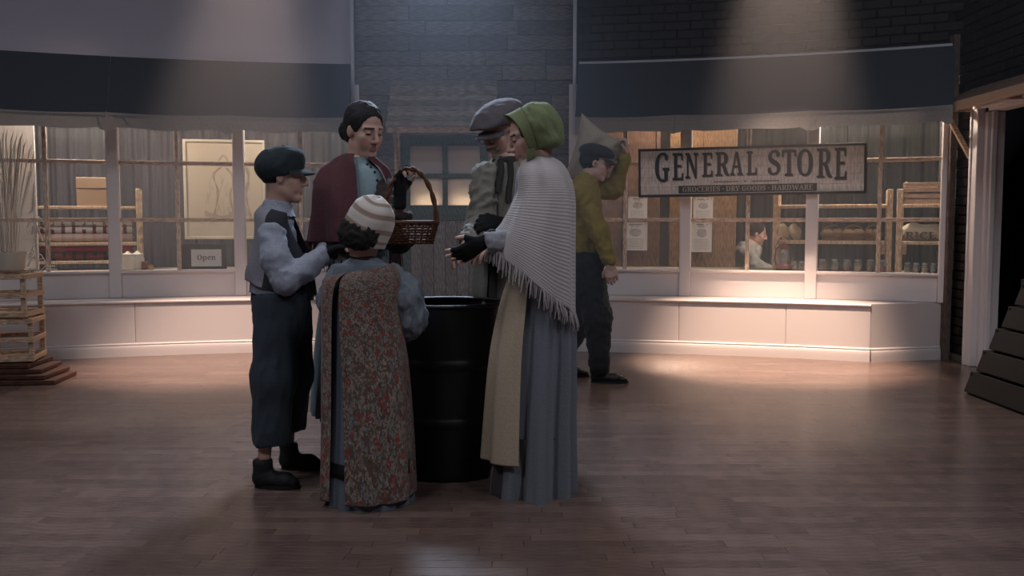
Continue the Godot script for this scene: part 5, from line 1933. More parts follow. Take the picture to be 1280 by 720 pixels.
	for i in 29:
		var a = PI * i / 28.0
		var c = Vector3(cos(a) * 0.115, 0.08 + sin(a) * 0.245, 0)
		var tw = i * 1.1
		s1.append(c + Vector3(cos(a) * sin(tw), sin(a) * sin(tw), cos(tw)) * 0.006)
		s2.append(c - Vector3(cos(a) * sin(tw), sin(a) * sin(tw), cos(tw)) * 0.006)
	part(b, "handle", merge([tube(s1, 0.0068, 6), tube(s2, 0.0068, 6)]), wick)

func girl():
	var D = 3.74
	var t = person("girl seen from behind in floral pinafore and striped cream knit hat", at(458, 610, D))
	var o = t.position
	var H = head_at(at(458, 289, D), Vector3(0.3, -0.32, -0.9), 10.0)
	var k = 0.9
	var neck = at(455, 327, D + 0.01)
	var shR = at(489, 346, 3.77)
	var shL = at(424, 348, 3.82)
	var elR = at(509, 400, 3.82)
	var wrR = at(505, 395, 4.0)
	var elL = at(420, 396, 3.96)
	var wrL = at(440, 385, 4.08)
	var limbs = [[neck, at(456, 430, D), 0.055, 0.085], [shR, shL, 0.04, 0.04], [shR, elR, 0.032, 0.028], [elR, wrR, 0.028, 0.021], [shL, elL, 0.032, 0.028], [elL, wrL, 0.028, 0.021], [at(446, 440, D), at(446, 520, D), 0.06, 0.042], [at(446, 520, D), at(446, 612, D), 0.04, 0.028], [at(468, 440, D), at(468, 520, D), 0.06, 0.042], [at(468, 520, D), at(468, 612, D), 0.04, 0.028]]
	body_of(t, H, k, neck, limbs, [[wrR, Vector3(-0.2, 0.2, -1), Vector3(-0.3, -1, 0), -1.0, 0.5, 0.72, true], [wrL, Vector3(0.5, 0.2, -1), Vector3(0, -1, 0), 1.0, 0.5, 0.72, true]])
	var hairm = cloth(Color(0.1, 0.085, 0.08))
	var hair = Field.new(Vector3(-0.16, -0.17, -0.2), Vector3(0.16, 0.14, 0.14), 0.007)
	hair.ell(Vector3(0, 0.03, -0.022), Vector3(0.078, 0.07, 0.092), Basis.IDENTITY, 0.02)
	hair.ell(Vector3(-0.05, -0.03, -0.062), Vector3(0.05, 0.06, 0.05), Basis.IDENTITY, 0.04)
	hair.ell(Vector3(0.05, -0.03, -0.062), Vector3(0.05, 0.06, 0.05), Basis.IDENTITY, 0.04)
	hair.ell(Vector3(0.0, -0.05, -0.07), Vector3(0.06, 0.055, 0.05), Basis.IDENTITY, 0.04)
	hair.ell(Vector3(0, -0.03, 0.1), Vector3(0.075, 0.1, 0.08), Basis.IDENTITY, 0.012, true)
	on_head(t, "hair", net_mesh(hair, Vector3.ZERO, 0.01, 34.0), hairm, H, k, "dark curly hair")
	# striped hat, rolled brim
	var im = Image.create(8, 64, false, Image.FORMAT_RGB8)
	for y in 64:
		var c = Color(0.8, 0.77, 0.74)
		for q in [[14, 17], [26, 29], [38, 41], [48, 50]]:
			if y >= q[0] and y <= q[1]:
				c = Color(0.6, 0.51, 0.46)
		im.fill_rect(Rect2i(0, y, 8, 1), c)
	var hm = knit(Color.WHITE, Vector3(60, 18, 1))
	hm.albedo_texture = ImageTexture.create_from_image(im)
	hm.uv1_scale = Vector3(1, 1, 1)
	var pf = [[0.0, 0.142], [0.03, 0.14], [0.062, 0.125], [0.087, 0.098], [0.1, 0.06], [0.104, 0.02], [0.102, -0.02], [0.099, -0.05], [0.094, -0.05]]
	var hat = func(u, v):
		var x = v * (pf.size() - 1)
		var i = mini(int(x), pf.size() - 2)
		var q = Vector2(pf[i][0], pf[i][1]).lerp(Vector2(pf[i + 1][0], pf[i + 1][1]), x - i)
		var a = u * TAU
		var w = 1.0 + 0.018 * sin(a * 5.0 + q.y * 40.0)
		return Vector3(cos(a) * q.x * 0.95 * w, q.y + 0.004 * sin(a * 3.0), sin(a) * q.x * 1.08 * w)
	var hatp = on_head(t, "hat", grid_mesh(48, 32, hat, true), hm, H, k, "cream knitted hat with brown stripes")
	hatp.transform = Transform3D(Basis(Vector3(0, 0, 1), deg_to_rad(-22)) * Basis(Vector3(1, 0, 0), deg_to_rad(6)), at(459, 287, D) - o).scaled_local(Vector3.ONE * 1.0)
	# under-dress
	var grey = cloth(Color(0.42, 0.45, 0.5))
	var ur = [[at(455, 321, D), 0.05, 0.052], [at(455, 328, D), 0.085, 0.07], [at(455, 337, D), 0.122, 0.085], [at(455, 370, D), 0.138, 0.1], [at(457, 440, D), 0.142, 0.115], [at(460, 530, D), 0.155, 0.14], [at(463, 632, D), 0.178, 0.165]]
	part(t, "dress", drape(ur, o, 130, 44, [0, 0], [360, 360], pleats(13, 0.008, 0.9, 2.0)), grey, Vector3.ZERO, Vector3.ZERO, "plain grey-blue dress")
	part(t, "hem_band", drape([[at(462, 570, D), 0.176, 0.161], [at(462, 580, D), 0.178, 0.163], [at(462, 590, D), 0.18, 0.165]], o, 90, 4, [0, 0], [360, 360], pleats(13, 0.007, 0.9, 0.2)), M.black, Vector3.ZERO, Vector3.ZERO, "black band round the grey dress")
	part(t, "neck_cord", drape([[at(456, 322, D), 0.058, 0.06, 0.01], [at(456, 325, D), 0.061, 0.062, 0.01]], o, 30, 3), cloth(Color(0.2, 0.15, 0.14)))
	part(t, "sleeve", caps_mesh([[shR, at(504, 370, 3.79), 0.05, 0.07], [at(504, 370, 3.79), at(511, 398, 3.8), 0.07, 0.062], [at(511, 398, 3.8), at(508, 412, 3.86), 0.062, 0.045], [at(508, 408, 3.86), wrR, 0.04, 0.03]], o, 0.009, 0.04, 0.016, 13.0, null, [], Vector3(1.5, 0.5, 1.5)), cloth(Color(0.48, 0.51, 0.55)), Vector3.ZERO, Vector3.ZERO, "puffed pale blue sleeve")
	part(t, "sleeve", caps_mesh([[shL, at(420, 374, 3.9), 0.055, 0.066], [at(420, 374, 3.9), elL, 0.066, 0.05], [elL, wrL, 0.045, 0.03]], o, 0.01, 0.04, 0.014, 13.0), cloth(Color(0.48, 0.51, 0.55)), Vector3.ZERO, Vector3.ZERO, "puffed pale blue sleeve")
	# floral pinafore, open down the back
	var g = RandomNumberGenerator.new()
	g.seed = 12
	var fl = Image.create(512, 512, false, Image.FORMAT_RGB8)
	fl.fill(Color(0.4, 0.34, 0.3))
	var pal = [Color(0.66, 0.61, 0.55), Color(0.58, 0.56, 0.53), Color(0.5, 0.53, 0.48), Color(0.52, 0.26, 0.23), Color(0.6, 0.56, 0.5), Color(0.5, 0.53, 0.58), Color(0.7, 0.63, 0.56), Color(0.32, 0.27, 0.24)]
	for i in 3600:
		var c = pal[g.randi() % 8]
		var x = g.randi() % 512
		var y = g.randi() % 512
		var n = g.randi_range(2, 4)
		for j in n:
			var a = g.randf() * TAU
			var r = g.randf_range(3.0, 11.0)
			fl.fill_rect(Rect2i(posmod(int(x + cos(a) * r), 508), posmod(int(y + sin(a) * r), 508), g.randi_range(3, 7), g.randi_range(3, 7)), c.lerp(Color(0.4, 0.36, 0.33), g.randf() * 0.35))
	for i in 120:      # the red blooms
		var x = g.randi() % 500
		var y = g.randi() % 500
		for j in 7:
			var a = TAU * j / 7.0
			fl.fill_rect(Rect2i(posmod(int(x + cos(a) * 6), 506), posmod(int(y + sin(a) * 6), 506), 6, 6), Color(0.5, 0.2, 0.18).lerp(Color(0.62, 0.36, 0.32), g.randf()))
	var fm = cloth(Color(0.9, 0.88, 0.88))
	fm.uv1_triplanar = false
	fm.albedo_texture = ImageTexture.create_from_image(fl)
	fm.normal_enabled = false
	fm.uv1_scale = Vector3(2.0, 1.6, 1)
	var pr = [[at(457, 336, D), 0.118, 0.095, -0.02], [at(454, 345, D), 0.15, 0.118, -0.01], [at(452, 362, D), 0.162, 0.132], [at(452, 400, D), 0.164, 0.14], [at(456, 460, D), 0.178, 0.152], [at(459, 540, D), 0.188, 0.172], [at(460, 618, D), 0.196, 0.188]]
	part(t, "pinafore", drape(pr, o, 150, 44, [121, 136], [479, 469], pleats(9, 0.008, 2.2, 1.6)), fm, Vector3.ZERO, Vector3.ZERO, "floral pinafore with red blooms, slit down the back")
	for x in [-0.045, 0.045]:
		shoe(t, Vector3(o.x + x, 0.06, o.z), Vector3(0.2, 0, -1), 0.19, M.black, M.black, 0.06)

func flat_cap_man():
	var D = 4.56
	var t = person("man in grey flat cap and khaki coat with hand out, across the drum", at(634, 560, D))
	var o = t.position
	var H = head_at(at(626, 165, D), Vector3(-0.62, -0.42, 0.62))
	var k = 1.04
	var neck = at(634, 203, D + 0.02)
	var shA = at(608, 222, 4.5)
	var elA = at(601, 284, 4.42)
	var wrA = at(586, 303, 4.2)
	var shB = at(664, 222, 4.6)
	var elB = at(660, 288, 4.45)
	var wrB = at(622, 305, 4.25)
	var limbs = [[neck, at(634, 330, D), 0.08, 0.11], [shA, shB, 0.05, 0.05], [shA, elA, 0.045, 0.04], [elA, wrA, 0.038, 0.028], [shB, elB, 0.045, 0.04], [elB, wrB, 0.038, 0.028], [at(624, 340, D), at(622, 440, D), 0.08, 0.055], [at(622, 440, D), at(622, 545, D), 0.052, 0.038], [at(646, 340, D), at(646, 440, D), 0.08, 0.055], [at(646, 440, D), at(648, 545, D), 0.052, 0.038]]
	body_of(t, H, k, neck, limbs, [[wrA, Vector3(-0.5, -0.5, 0.6), Vector3(0.3, -0.6, 0.1), 1.0, 0.4, 1.02, false], [wrB, Vector3(-0.6, -0.3, 0.6), Vector3(0, -1, 0), -1.0, 0.5, 1.02, false]], SKIN, Color(0.12, 0.1, 0.09))
	var grey = cloth(Color(0.5, 0.47, 0.45))
	var hair = Field.new(Vector3(-0.12, -0.12, -0.14), Vector3(0.12, 0.14, 0.12), 0.008)
	hair.ell(Vector3(0, 0.02, -0.024), Vector3(0.08, 0.085, 0.094), Basis.IDENTITY, 0.02)
	hair.half(Vector3(0, -0.06, 0), Vector3(0, -1, 0.0))
	hair.half(Vector3(0, 0.0, 0.0), Vector3(0, -0.3, 0.95))
	on_head(t, "hair", net_mesh(hair, Vector3.ZERO, 0.004, 60.0), grey, H, k)
	var beard = Field.new(Vector3(-0.1, -0.15, -0.05), Vector3(0.1, 0.02, 0.14), 0.006)
	beard.ell(Vector3(0, -0.098, 0.04), Vector3(0.05, 0.03, 0.045), Basis.IDENTITY, 0.02)
	beard.cap(Vector3(-0.03, -0.052, 0.082), Vector3(0.03, -0.052, 0.082), 0.012, 0.012, 0.01)
	beard.ell(Vector3(0, -0.064, 0.1), Vector3(0.018, 0.007, 0.02), Basis.IDENTITY, 0.004, true)
	on_head(t, "beard", net_mesh(beard, Vector3.ZERO, 0.005, 60.0), grey, H, k, "short grey beard")
	var wire = flat(Color(0.1, 0.1, 0.1), 0.4, 0.5)
	var gp = on_head(t, "spectacles", tube([Vector3(-0.012, 0.004, 0.108), Vector3(0.012, 0.004, 0.108)], 0.0015, 5), wire, H, k)
	for s in [-1, 1]:
		var ring = []
		for i in 17:
			var a = TAU * i / 16.0
			ring.append(Vector3(s * 0.032 + cos(a) * 0.021, 0.0 + sin(a) * 0.018, 0.103))
		part(gp, "rim", tube(ring, 0.0016, 5), wire)
		part(gp, "temple", tube([Vector3(s * 0.053, 0.004, 0.102), Vector3(s * 0.078, 0.006, 0.0)], 0.0015, 5), wire)
	var cm = cloth(Color(0.38, 0.36, 0.38))
	var cap = Field.new(Vector3(-0.16, -0.04, -0.19), Vector3(0.16, 0.2, 0.19), 0.0075)
	cap.ell(Vector3(0, 0.075, -0.03), Vector3(0.112, 0.07, 0.125), Basis.IDENTITY, 0.03)
	cap.ell(Vector3(0, 0.07, 0.06), Vector3(0.1, 0.036, 0.085), Basis(Vector3.RIGHT, 0.25), 0.05)
	cap.half(Vector3(0, 0.042, 0.02), Vector3(0, -0.98, 0.14))
	var cp = on_head(t, "flat_cap", net_mesh(cap, Vector3.ZERO, 0.004, 18.0), cm, H, k, "grey woollen flat cap")
	var peak = func(u, v):
		var a = lerpf(-1.25, 1.25, u)
		var q = minf(v * 2.0, 1.0) if v <= 0.5 else 2.0 - v * 2.0
		return Vector3(sin(a) * 0.088, 0.042 - 0.02 * q - 0.018 * absf(sin(a)) - (0.006 if v > 0.5 else 0.0), 0.035 + cos(a) * (0.06 + 0.055 * q))
	part(cp, "peak", grid_mesh(18, 8, peak), cm)
	# coat
	var khaki = cloth(Color(0.5, 0.49, 0.46))
	var cr = [[at(632, 196, D), 0.065, 0.062], [at(633, 202, D), 0.085, 0.075], [at(634, 212, D), 0.135, 0.1], [at(634, 230, D), 0.158, 0.12], [at(634, 275, D), 0.155, 0.13], [at(634, 330, D), 0.165, 0.14], [at(634, 400, D), 0.19, 0.16]]
	part(t, "coat", drape(cr, o, 80, 34, [118, 122], [466, 470], pleats(7, 0.008, 0.3)), khaki, Vector3.ZERO, Vector3.ZERO, "khaki coat")
	part(t, "shirt", drape(cr, o, 20, 30, [104, 106], [124, 128], null), cloth(Color(0.3, 0.28, 0.27)))
	part(t, "sleeve", caps_mesh([[shA, elA, 0.07, 0.064], [elA, wrA, 0.062, 0.045]], o, 0.0105, 0.04, 0.016, 12.0, null, [[wrA, Vector3(-0.5, -0.5, 0.6), 0.1]]), khaki)
	part(t, "sleeve", caps_mesh([[shB, elB, 0.07, 0.064], [elB, wrB, 0.062, 0.045]], o, 0.012, 0.04, 0.016, 12.0, null, [[wrB, Vector3(-0.6, -0.3, 0.6), 0.1]]), khaki)
	var scarf = cloth(Color(0.2, 0.19, 0.19))
	part(t, "scarf", drape([[at(634, 196, D), 0.06, 0.06, 0.0], [at(633, 202, D), 0.08, 0.08, 0.0], [at(633, 210, D), 0.082, 0.082, 0.0]], o, 36, 10, [0, 0], [360, 360], pleats(6, 0.005, 0.4)), scarf)
	for e in [[625.0, 240.0, 4.42], [637.0, 252.0, 4.43]]:
		var strip = func(u, v):
			return at(e[0] - 4 + 8 * u + 1.5 * sin(v * 5.0), lerpf(200, e[1], v), e[2] + 0.035 * (1.0 - v) - 0.012 * sin(u * PI)) - o
		part(t, "scarf_end", grid_mesh(6, 12, strip), scarf)
	var tm = cloth(Color(0.14, 0.13, 0.13))
	part(t, "trousers", caps_mesh([[at(624, 360, D), at(622, 450, D), 0.1, 0.085], [at(622, 450, D), at(622, 545, D), 0.085, 0.07], [at(646, 360, D), at(646, 450, D), 0.1, 0.085], [at(646, 450, D), at(648, 545, D), 0.085, 0.07]], o, 0.014, 0.05, 0.012, 8.0), tm)
	for p in [[at(622, 545, D), -0.2], [at(648, 545, D), 0.0]]:
		shoe(t, Vector3(p[0].x, 0.08, p[0].z), Vector3(-0.5 + p[1], 0, 0.7), 0.27, M.black, M.black, 0.06)

func bonnet_lady():
	var D = 3.86
	var t = person("lady in green bonnet and white knitted shawl reaching out over the drum", at(668, 600, D))
	var o = t.position
	var H = head_at(at(664, 171, D), Vector3(-0.93, -0.3, 0.1))
	var k = 0.99
	var neck = at(670, 208, D)
	var shN = at(684, 238, 3.77)
	var shF = at(676, 234, 4.02)
	var elN = at(668, 302, 3.76)
	var wrN = at(604, 302, 3.76)
	var elF = at(664, 300, 4.06)
	var wrF = at(630, 281, 3.98)
	var limbs = [[neck, at(680, 335, D), 0.065, 0.08], [shN, shF, 0.05, 0.05], [shN, elN, 0.042, 0.036], [elN, wrN, 0.036, 0.026], [shF, elF, 0.042, 0.036], [elF, wrF, 0.036, 0.026], [at(672, 350, 3.8), at(668, 450, 3.8), 0.05, 0.045], [at(668, 450, 3.8), at(668, 590, 3.8), 0.05, 0.034], [at(672, 350, 3.92), at(666, 450, 3.92), 0.05, 0.045], [at(666, 450, 3.92), at(664, 590, 3.92), 0.05, 0.034]]
	body_of(t, H, k, neck, limbs, [[wrN, Vector3(-0.82, -0.5, -0.1), Vector3(-0.3, 0.6, -0.9), -1.0, 0.28, 0.98, true, 0.16], [wrF, Vector3(-0.9, 0.15, 0.3), Vector3(0.1, -0.5, -0.8), 1.0, 1.2, 0.98, true]])
	# bonnet
	var gm = cloth(Color(0.48, 0.52, 0.37))
	var cr = Field.new(Vector3(-0.15, -0.14, -0.19), Vector3(0.15, 0.17, 0.08), 0.0065)
	cr.ell(Vector3(0, 0.028, -0.035), Vector3(0.1, 0.106, 0.108), Basis.IDENTITY, 0.02)
	cr.ell(Vector3(0, -0.045, -0.062), Vector3(0.085, 0.035, 0.065), Basis.IDENTITY, 0.04)
	cr.ell(Vector3(0, -0.12, -0.02), Vector3(0.13, 0.055, 0.13), Basis.IDENTITY, 0.01, true)
	cr.half(Vector3(0, 0.0, 0.02), Vector3(0, 0.12, 0.99))
	var bn = on_head(t, "bonnet", net_mesh(cr, Vector3.ZERO, 0.009, 15.0, null, Vector3(1, 0.6, 1.3)), gm, H, k, "olive green cloth bonnet")
	var brim = func(u, v):
		var a = lerpf(-2.25, 2.25, u)
		var q = v * 2.0 if v <= 0.5 else 2.0 - v * 2.0
		var th = 0.0 if v <= 0.5 else -0.006
		var side = absf(sin(a * 0.5))
		var r = 0.107 - 0.01 * q + 0.012 * pow(absf(q - 0.5), 2.0) + th
		return Vector3(sin(a) * r * 0.94, 0.02 + cos(a) * r * (1.0 if absf(a) < 1.57 else 1.25), 0.012 + q * (0.078 - 0.052 * side) - 0.01 * side)
	part(bn, "brim", grid_mesh(40, 14, brim), gm)
	for s in [-1, 1]:
		var tie = func(u, v):
			var p = Vector3(s * 0.086, -0.05, 0.03).lerp(Vector3(s * 0.02, -0.135, 0.05), v) + Vector3(s * 0.02 * sin(v * PI), 0, 0)
			return p + Vector3(0, 0.0, 0.018) * (u - 0.5) * 2.0
		part(bn, "tie", grid_mesh(3, 10, tie), gm)
		var tail = func(u, v):
			var p = Vector3(s * 0.012, -0.13, 0.05).lerp(Vector3(s * 0.04, -0.24, 0.05), v)
			return p + Vector3(0.006 * sin(v * 6.0), 0.0, 0.014) * (u - 0.5) * 2.0
		part(bn, "tie", grid_mesh(3, 10, tail), gm)
	var hair = Field.new(Vector3(-0.12, -0.12, -0.14), Vector3(0.12, 0.14, 0.12), 0.008)
	hair.ell(Vector3(0, 0.025, -0.02), Vector3(0.082, 0.09, 0.096), Basis.IDENTITY, 0.02)
	hair.ell(Vector3(0, -0.03, 0.1), Vector3(0.07, 0.095, 0.08), Basis.IDENTITY, 0.012, true)
	hair.half(Vector3(0, -0.06, 0), Vector3.DOWN)
	on_head(t, "hair", net_mesh(hair, Vector3.ZERO, 0.004, 50.0), cloth(Color(0.2, 0.14, 0.11)), H, k)
	# skirt and petticoat
	var blue = cloth(Color(0.47, 0.485, 0.52))
	var sk = [[at(680, 335, D), 0.105, 0.115], [at(679, 360, D), 0.12, 0.13], [at(676, 430, D), 0.135, 0.15], [at(671, 520, D), 0.145, 0.158], [at(667, 626, D), 0.16, 0.168]]
	var fold = func(a, v):
		var w = pow(v, 0.8)
		return w * (0.028 * sin(a * 9.0 + 0.8 + 1.8 * sin(a * 2.0)) + 0.009 * sin(a * 17.0 + 2.0))
	part(t, "skirt", drape(sk, o, 200, 34, [0, 0], [360, 360], fold), blue, Vector3.ZERO, Vector3.ZERO, "long grey-blue skirt")
	part(t, "petticoat", drape([[at(665, 540, D), 0.14, 0.14], [at(656, 580, D), 0.14, 0.12], [at(654, 620, D), 0.148, 0.125]], o, 80, 8, [0, 0], [360, 360], pleats(12, 0.006, 0.6)), cloth(Color(0.3, 0.28, 0.28)), Vector3.ZERO, Vector3.ZERO, "dark petticoat")
	var bl = [[at(668, 203, D), 0.055, 0.055], [at(672, 214, D), 0.085, 0.1], [at(676, 230, D), 0.105, 0.15], [at(678, 270, D), 0.115, 0.155], [at(680, 345, D), 0.1, 0.115]]
	part(t, "blouse", drape(bl, o, 50, 20), cloth(Color(0.5, 0.5, 0.52)))
	var ap = [[at(676, 340, D), 0.13, 0.14], [at(674, 380, D), 0.165, 0.155], [at(670, 450, D), 0.195, 0.175], [at(668, 573, D), 0.222, 0.2]]
	part(t, "apron", drape(ap, o, 60, 26, [112, 109], [250, 250], pleats(9, 0.009, 0.2)), cloth(Color(0.74, 0.67, 0.58)), Vector3.ZERO, Vector3.ZERO, "cream linen apron")
	# sleeves
	var cuff = cloth(Color(0.62, 0.62, 0.65))
	part(t, "sleeve", caps_mesh([[shN, elN, 0.06, 0.055], [elN, at(622, 303, 3.75), 0.052, 0.042], [at(622, 303, 3.75), wrN + Vector3(0.01, 0.004, 0), 0.04, 0.034]], o, 0.0095, 0.03, 0.007, 18.0, null, [[wrN + Vector3(0.012, 0.004, 0), Vector3(-1, -0.3, 0), 0.1]]), cuff)
	part(t, "sleeve", caps_mesh([[shF, elF, 0.06, 0.052], [elF, wrF, 0.05, 0.036]], o, 0.012, 0.03, 0.006, 16.0, null, [[wrF, Vector3(-1, 0, 0.2), 0.1]]), cuff)
	# shawl, longer behind, with a knotted fringe
	var sr = [[at(673, 197, D), 0.058, 0.065, 0.0], [at(676, 204, D), 0.082, 0.1, 0.0], [at(678, 219, D), 0.106, 0.155, 0.0], [at(680, 245, D), 0.124, 0.185, 0.0], [at(674, 283, D), 0.15, 0.208, 0.03], [at(668, 317, D), 0.172, 0.218, 0.088], [at(665, 349, D), 0.181, 0.22, 0.15]]
	var wf = func(a, v): return 0.006 * sin(a * 5.0 + v * 5.0) + 0.008 * v * sin(a * 9.0 + 1.0)
	part(t, "shawl", drape(sr, o, 120, 60, [0, 0], [360, 360], wf), M.knit, Vector3.ZERO, Vector3.ZERO, "white knitted shawl")
	part(t, "shawl_fringe", fringe(sr, o, 0, 360, 200, 0.066, 0.0042), cloth(Color(0.7, 0.67, 0.67)))
	for z in [-0.06, 0.06]:
		shoe(t, Vector3(o.x + 0.045, 0.06, o.z + z), Vector3(-1, 0, 0), 0.22, M.black, M.black, 0.08)

func porter():
	var D = 6.6
	var t = person("man in mustard shirt and dark cap walking past with a sack on his shoulder", at(742, 478, D))
	var o = t.position
	var H = head_at(at(745, 204, D), Vector3(0.97, -0.2, 0.1))
	var k = 1.0
	var neck = at(734, 226, D)
	var shN = at(727, 241, 6.44)
	var elN = at(748, 288, 6.4)
	var wrN = at(763, 330, 6.38)
	var shF = at(735, 238, 6.76)
	var elF = at(768, 236, 6.72)
	var wrF = at(782, 196, 6.66)
	var hipN = at(734, 332, 6.53)
	var hipF = at(731, 332, 6.69)
	var knN = at(747, 398, 6.5)
	var anN = at(749, 460, 6.52)
	var knF = at(728, 398, 6.7)
	var anF = at(703, 442, 6.78)
	var limbs = [[neck + Vector3(0, -0.05, 0), at(732, 325, D), 0.06, 0.09], [shN, shF, 0.04, 0.04], [shN, elN, 0.045, 0.038], [elN, wrN, 0.036, 0.027], [shF, elF, 0.045, 0.038], [elF, wrF, 0.036, 0.027], [hipN, knN, 0.075, 0.055], [knN, anN, 0.052, 0.036], [hipF, knF, 0.075, 0.055], [knF, anF, 0.052, 0.036]]
	body_of(t, H, k, neck, limbs, [[wrN, Vector3(0.15, -1, 0.05), Vector3(0.1, 0, -1), -1.0, 0.75, 1.02, false, 0.02], [wrF, Vector3(0.1, 1, 0.1), Vector3(-1, 0.3, 0.0), 1.0, 1.0, 1.02, false]], SKIN, Color(0.05, 0.04, 0.03), 0.007)
	var mus = cloth(Color(0.56, 0.48, 0.2))
	part(t, "shirt", caps_mesh([[shN, shF, 0.075, 0.075], [neck + Vector3(-0.01, -0.02, 0), at(729, 285, D), 0.085, 0.12], [at(727, 262, D), at(731, 320, D), 0.135, 0.115], [shN, elN, 0.07, 0.06], [elN, wrN, 0.058, 0.042], [shF, elF, 0.07, 0.06], [elF, wrF, 0.058, 0.042]], o, 0.013, 0.05, 0.014, 9.0, null, [[at(731, 322, D), Vector3.DOWN, 0.16], [wrN, Vector3(0.1, -1, 0), 0.1]]), mus)
	part(t, "neckband", drape([[at(737, 219, D), 0.06, 0.06, 0.01], [at(736, 226, D), 0.07, 0.07, 0.01]], o, 20, 4), mus)
	var tm = cloth(Color(0.06, 0.055, 0.062))
	part(t, "trousers", caps_mesh([[at(732, 322, 6.55), at(732, 322, 6.67), 0.115, 0.115], [hipN, knN, 0.115, 0.09], [knN, anN, 0.09, 0.068], [hipF, knF, 0.115, 0.09], [knF, anF, 0.09, 0.068]], o, 0.014, 0.06, 0.014, 8.0, null, [[at(732, 316, D), Vector3.UP]]), tm)
	shoe(t, Vector3(anN.x + 0.005, 0.07, anN.z), Vector3(1, 0, 0.1), 0.28, flat(Color(0.07, 0.06, 0.055), 0.5), M.black, 0.06)
	shoe(t, Vector3(anF.x, 0.07, anF.z), Vector3(1, 0, 0.05), 0.28, flat(Color(0.07, 0.06, 0.055), 0.5), M.black, 0.12)
	var hair = Field.new(Vector3(-0.12, -0.12, -0.14), Vector3(0.12, 0.14, 0.12), 0.009)
	hair.ell(Vector3(0, 0.02, -0.03), Vector3(0.082, 0.088, 0.094), Basis.IDENTITY, 0.02)
	hair.half(Vector3(0, -0.065, 0), Vector3.DOWN)
	hair.half(Vector3(0, 0, 0.01), Vector3(0, -0.35, 0.93))
	on_head(t, "hair", net_mesh(hair, Vector3.ZERO, 0.006, 50.0), cloth(Color(0.1, 0.09, 0.09)), H, k)
	var cm = cloth(Color(0.17, 0.17, 0.19))
	var cap = Field.new(Vector3(-0.15, -0.02, -0.17), Vector3(0.15, 0.18, 0.17), 0.009)
	cap.ell(Vector3(0, 0.075, -0.022), Vector3(0.1, 0.062, 0.118), Basis.IDENTITY, 0.03)
	cap.ell(Vector3(0, 0.07, 0.06), Vector3(0.085, 0.03, 0.06), Basis.IDENTITY, 0.04)
	cap.half(Vector3(0, 0.04, 0.0), Vector3(0, -1, 0.1))
	var cp = on_head(t, "cap", net_mesh(cap, Vector3.ZERO, 0.004, 20.0), cm, H, k, "dark peaked cap")
	var peak = func(u, v):
		var a = lerpf(-1.25, 1.25, u)
		return Vector3(sin(a) * 0.08, 0.042 - 0.02 * v - 0.014 * absf(sin(a)), 0.03 + cos(a) * (0.06 + 0.065 * v))
	part(cp, "peak", grid_mesh(14, 4, peak), cm)
	# the sack across his back, one corner gripped
	var sp = at(735, 200, 6.78)
	var s = thing("burlap_sack", "half-filled pale burlap sack carried over the walking man's shoulder", "sack", sp)
	var c = [at(727, 141, 6.8), at(788, 181, 6.72), at(757, 232, 6.86), at(702, 226, 6.9)]
	var half_sack = func(sign_):
		return func(u, v):
			var uu = u * 2.0 - 1.0
			var vv = v * 2.0 - 1.0
			var p = c[0].lerp(c[1], u).lerp(c[3].lerp(c[2], u), v)
			var pin = 1.0 - 0.13 * (1.0 - uu * uu) * vv * vv - 0.13 * (1.0 - vv * vv) * uu * uu
			var m = (c[0] + c[1] + c[2] + c[3]) / 4.0
			p = m + (p - m) * pin
			var b = pow(maxf((1.0 - uu * uu) * (1.0 - vv * vv), 0.0), 0.45)
			var wr = 0.012 * sin(u * 17.0 + v * 9.0) * b
			return p + Vector3(0, 0, sign_ * (0.12 * b + wr)) - sp
	var bur = cloth(Color(0.66, 0.61, 0.54), 1.5)
	var back = func(u, v): return half_sack.call(-1.0).call(1.0 - u, v)
	part(s, "cloth", merge([grid_mesh(20, 20, half_sack.call(1.0)), grid_mesh(20, 20, back)]), bur)

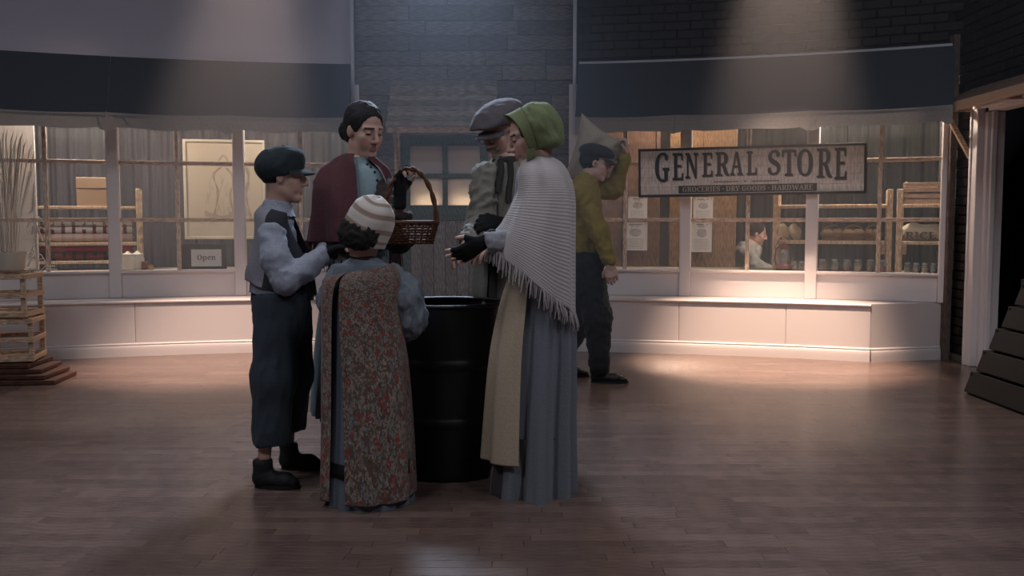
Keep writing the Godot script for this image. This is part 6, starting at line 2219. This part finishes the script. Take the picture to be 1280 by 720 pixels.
func shopkeeper():
	var D = 9.3
	var t = person("shopkeeper in white shirt seated inside behind the general store window", at(938, 400, D))
	var o = t.position
	var H = head_at(at(946, 292, D), Vector3(0.95, -0.25, 0.2))
	var neck = at(939, 306, D)
	var hip = Vector3(at(926, 330, D).x, 0.52, -D)
	var sh = [at(931, 313, D - 0.17), at(931, 313, D + 0.17)]
	var el = [at(943, 330, D - 0.2), at(945, 332, D + 0.2)]
	var wr = [at(960, 337, D - 0.12), at(962, 337, D + 0.12)]
	var kn = [hip + Vector3(0.4, 0.02, 0.1), hip + Vector3(0.4, 0.02, -0.1)]
	var an = [kn[0] + Vector3(0.0, -0.46, 0), kn[1] + Vector3(0.0, -0.46, 0)]
	var limbs = [[neck, hip, 0.07, 0.1], [sh[0], sh[1], 0.05, 0.05]]
	var hands = []
	var shirt = [[sh[0], sh[1], 0.075, 0.075], [neck + Vector3(0, -0.06, 0), hip + Vector3(0, 0.12, 0), 0.1, 0.14]]
	var legs = [[hip, hip + Vector3(0, 0.06, 0), 0.13, 0.13]]
	for i in 2:
		limbs.append_array([[sh[i], el[i], 0.045, 0.038], [el[i], wr[i], 0.036, 0.027], [hip, kn[i], 0.07, 0.05], [kn[i], an[i], 0.05, 0.036]])
		shirt.append_array([[sh[i], el[i], 0.07, 0.06], [el[i], wr[i], 0.056, 0.042]])
		legs.append_array([[hip + Vector3(0, 0, 0.08 * (1 - 2 * i)), kn[i], 0.1, 0.085], [kn[i], an[i], 0.08, 0.06]])
		hands.append([wr[i], Vector3(1, -0.1, 0), Vector3(0, -1, 0), 1.0 - 2.0 * i, 0.5, 1.0, false])
	body_of(t, H, 0.98, neck, limbs, hands, SKIN, Color(0.05, 0.04, 0.03), 0.009)
	part(t, "shirt", caps_mesh(shirt, o, 0.016, 0.05, 0.014, 9.0), cloth(Color(0.68, 0.67, 0.66)))
	part(t, "trousers", caps_mesh(legs, o, 0.018, 0.05, 0.01, 9.0), cloth(Color(0.12, 0.11, 0.12)))
	for i in 2:
		shoe(t, Vector3(an[i].x, 0.07, an[i].z), Vector3(1, 0, 0), 0.27, M.black, M.black, 0.05)
	var hair = Field.new(Vector3(-0.12, -0.12, -0.14), Vector3(0.12, 0.14, 0.12), 0.01)
	hair.ell(Vector3(0, 0.036, -0.024), Vector3(0.083, 0.09, 0.1), Basis.IDENTITY, 0.02)
	hair.ell(Vector3(0, -0.02, 0.09), Vector3(0.08, 0.08, 0.085), Basis.IDENTITY, 0.012, true)
	hair.half(Vector3(0, -0.05, 0), Vector3.DOWN)
	on_head(t, "hair", net_mesh(hair, Vector3.ZERO, 0.005, 50.0), cloth(Color(0.16, 0.11, 0.09)), H, 0.98)
	var st = thing("wooden_stool", "round wooden stool under the seated shopkeeper", "stool", Vector3(hip.x, 0, hip.z))
	part(st, "seat", lathe([[0.0, 0.36], [0.16, 0.36], [0.17, 0.37], [0.17, 0.385], [0.16, 0.39], [0.0, 0.39]], 24), M.pine)
	for i in 4:
		var a = TAU * i / 4.0 + 0.4
		part(st, "leg", tube([Vector3(cos(a) * 0.17, 0.002, sin(a) * 0.17), Vector3(cos(a) * 0.11, 0.36, sin(a) * 0.11)], 0.016, 8), M.pine)

# ---------------------------------------------------------------- the drum
func small_things():
	var c = at(560, 500, 4.24)
	var t = thing("steel_drum", "black ribbed steel drum standing between the girl and the lady in the shawl", "drum", Vector3(c.x, 0, c.z))
	var m = flat(Color(0.02, 0.021, 0.025), 0.5, 0.0)
	var R = 0.255
	var h = 0.785
	var prof = [[0.0, 0.012], [R - 0.012, 0.012], [R - 0.004, 0.0], [R + 0.004, 0.006], [R, 0.02]]
	for y in [h * 0.33, h * 0.66]:
		prof.append_array([[R, y - 0.03], [R + 0.002, y - 0.018], [R + 0.012, y], [R + 0.002, y + 0.018], [R, y + 0.03]])
	prof.append_array([[R, h - 0.02], [R - 0.002, h - 0.012]])
	part(t, "shell", lathe(prof, 56), m)
	part(t, "inside", lathe([[R - 0.004, h - 0.012], [R - 0.006, 0.3], [0.0, 0.3]], 48), flat(Color(0.03, 0.03, 0.03), 0.9))
	part(t, "rim", lathe([[R - 0.008, h - 0.016], [R + 0.006, h - 0.016], [R + 0.01, h - 0.008], [R + 0.006, h], [R - 0.004, h + 0.001], [R - 0.01, h - 0.006]], 56), flat(Color(0.09, 0.09, 0.1), 0.55, 0.0))
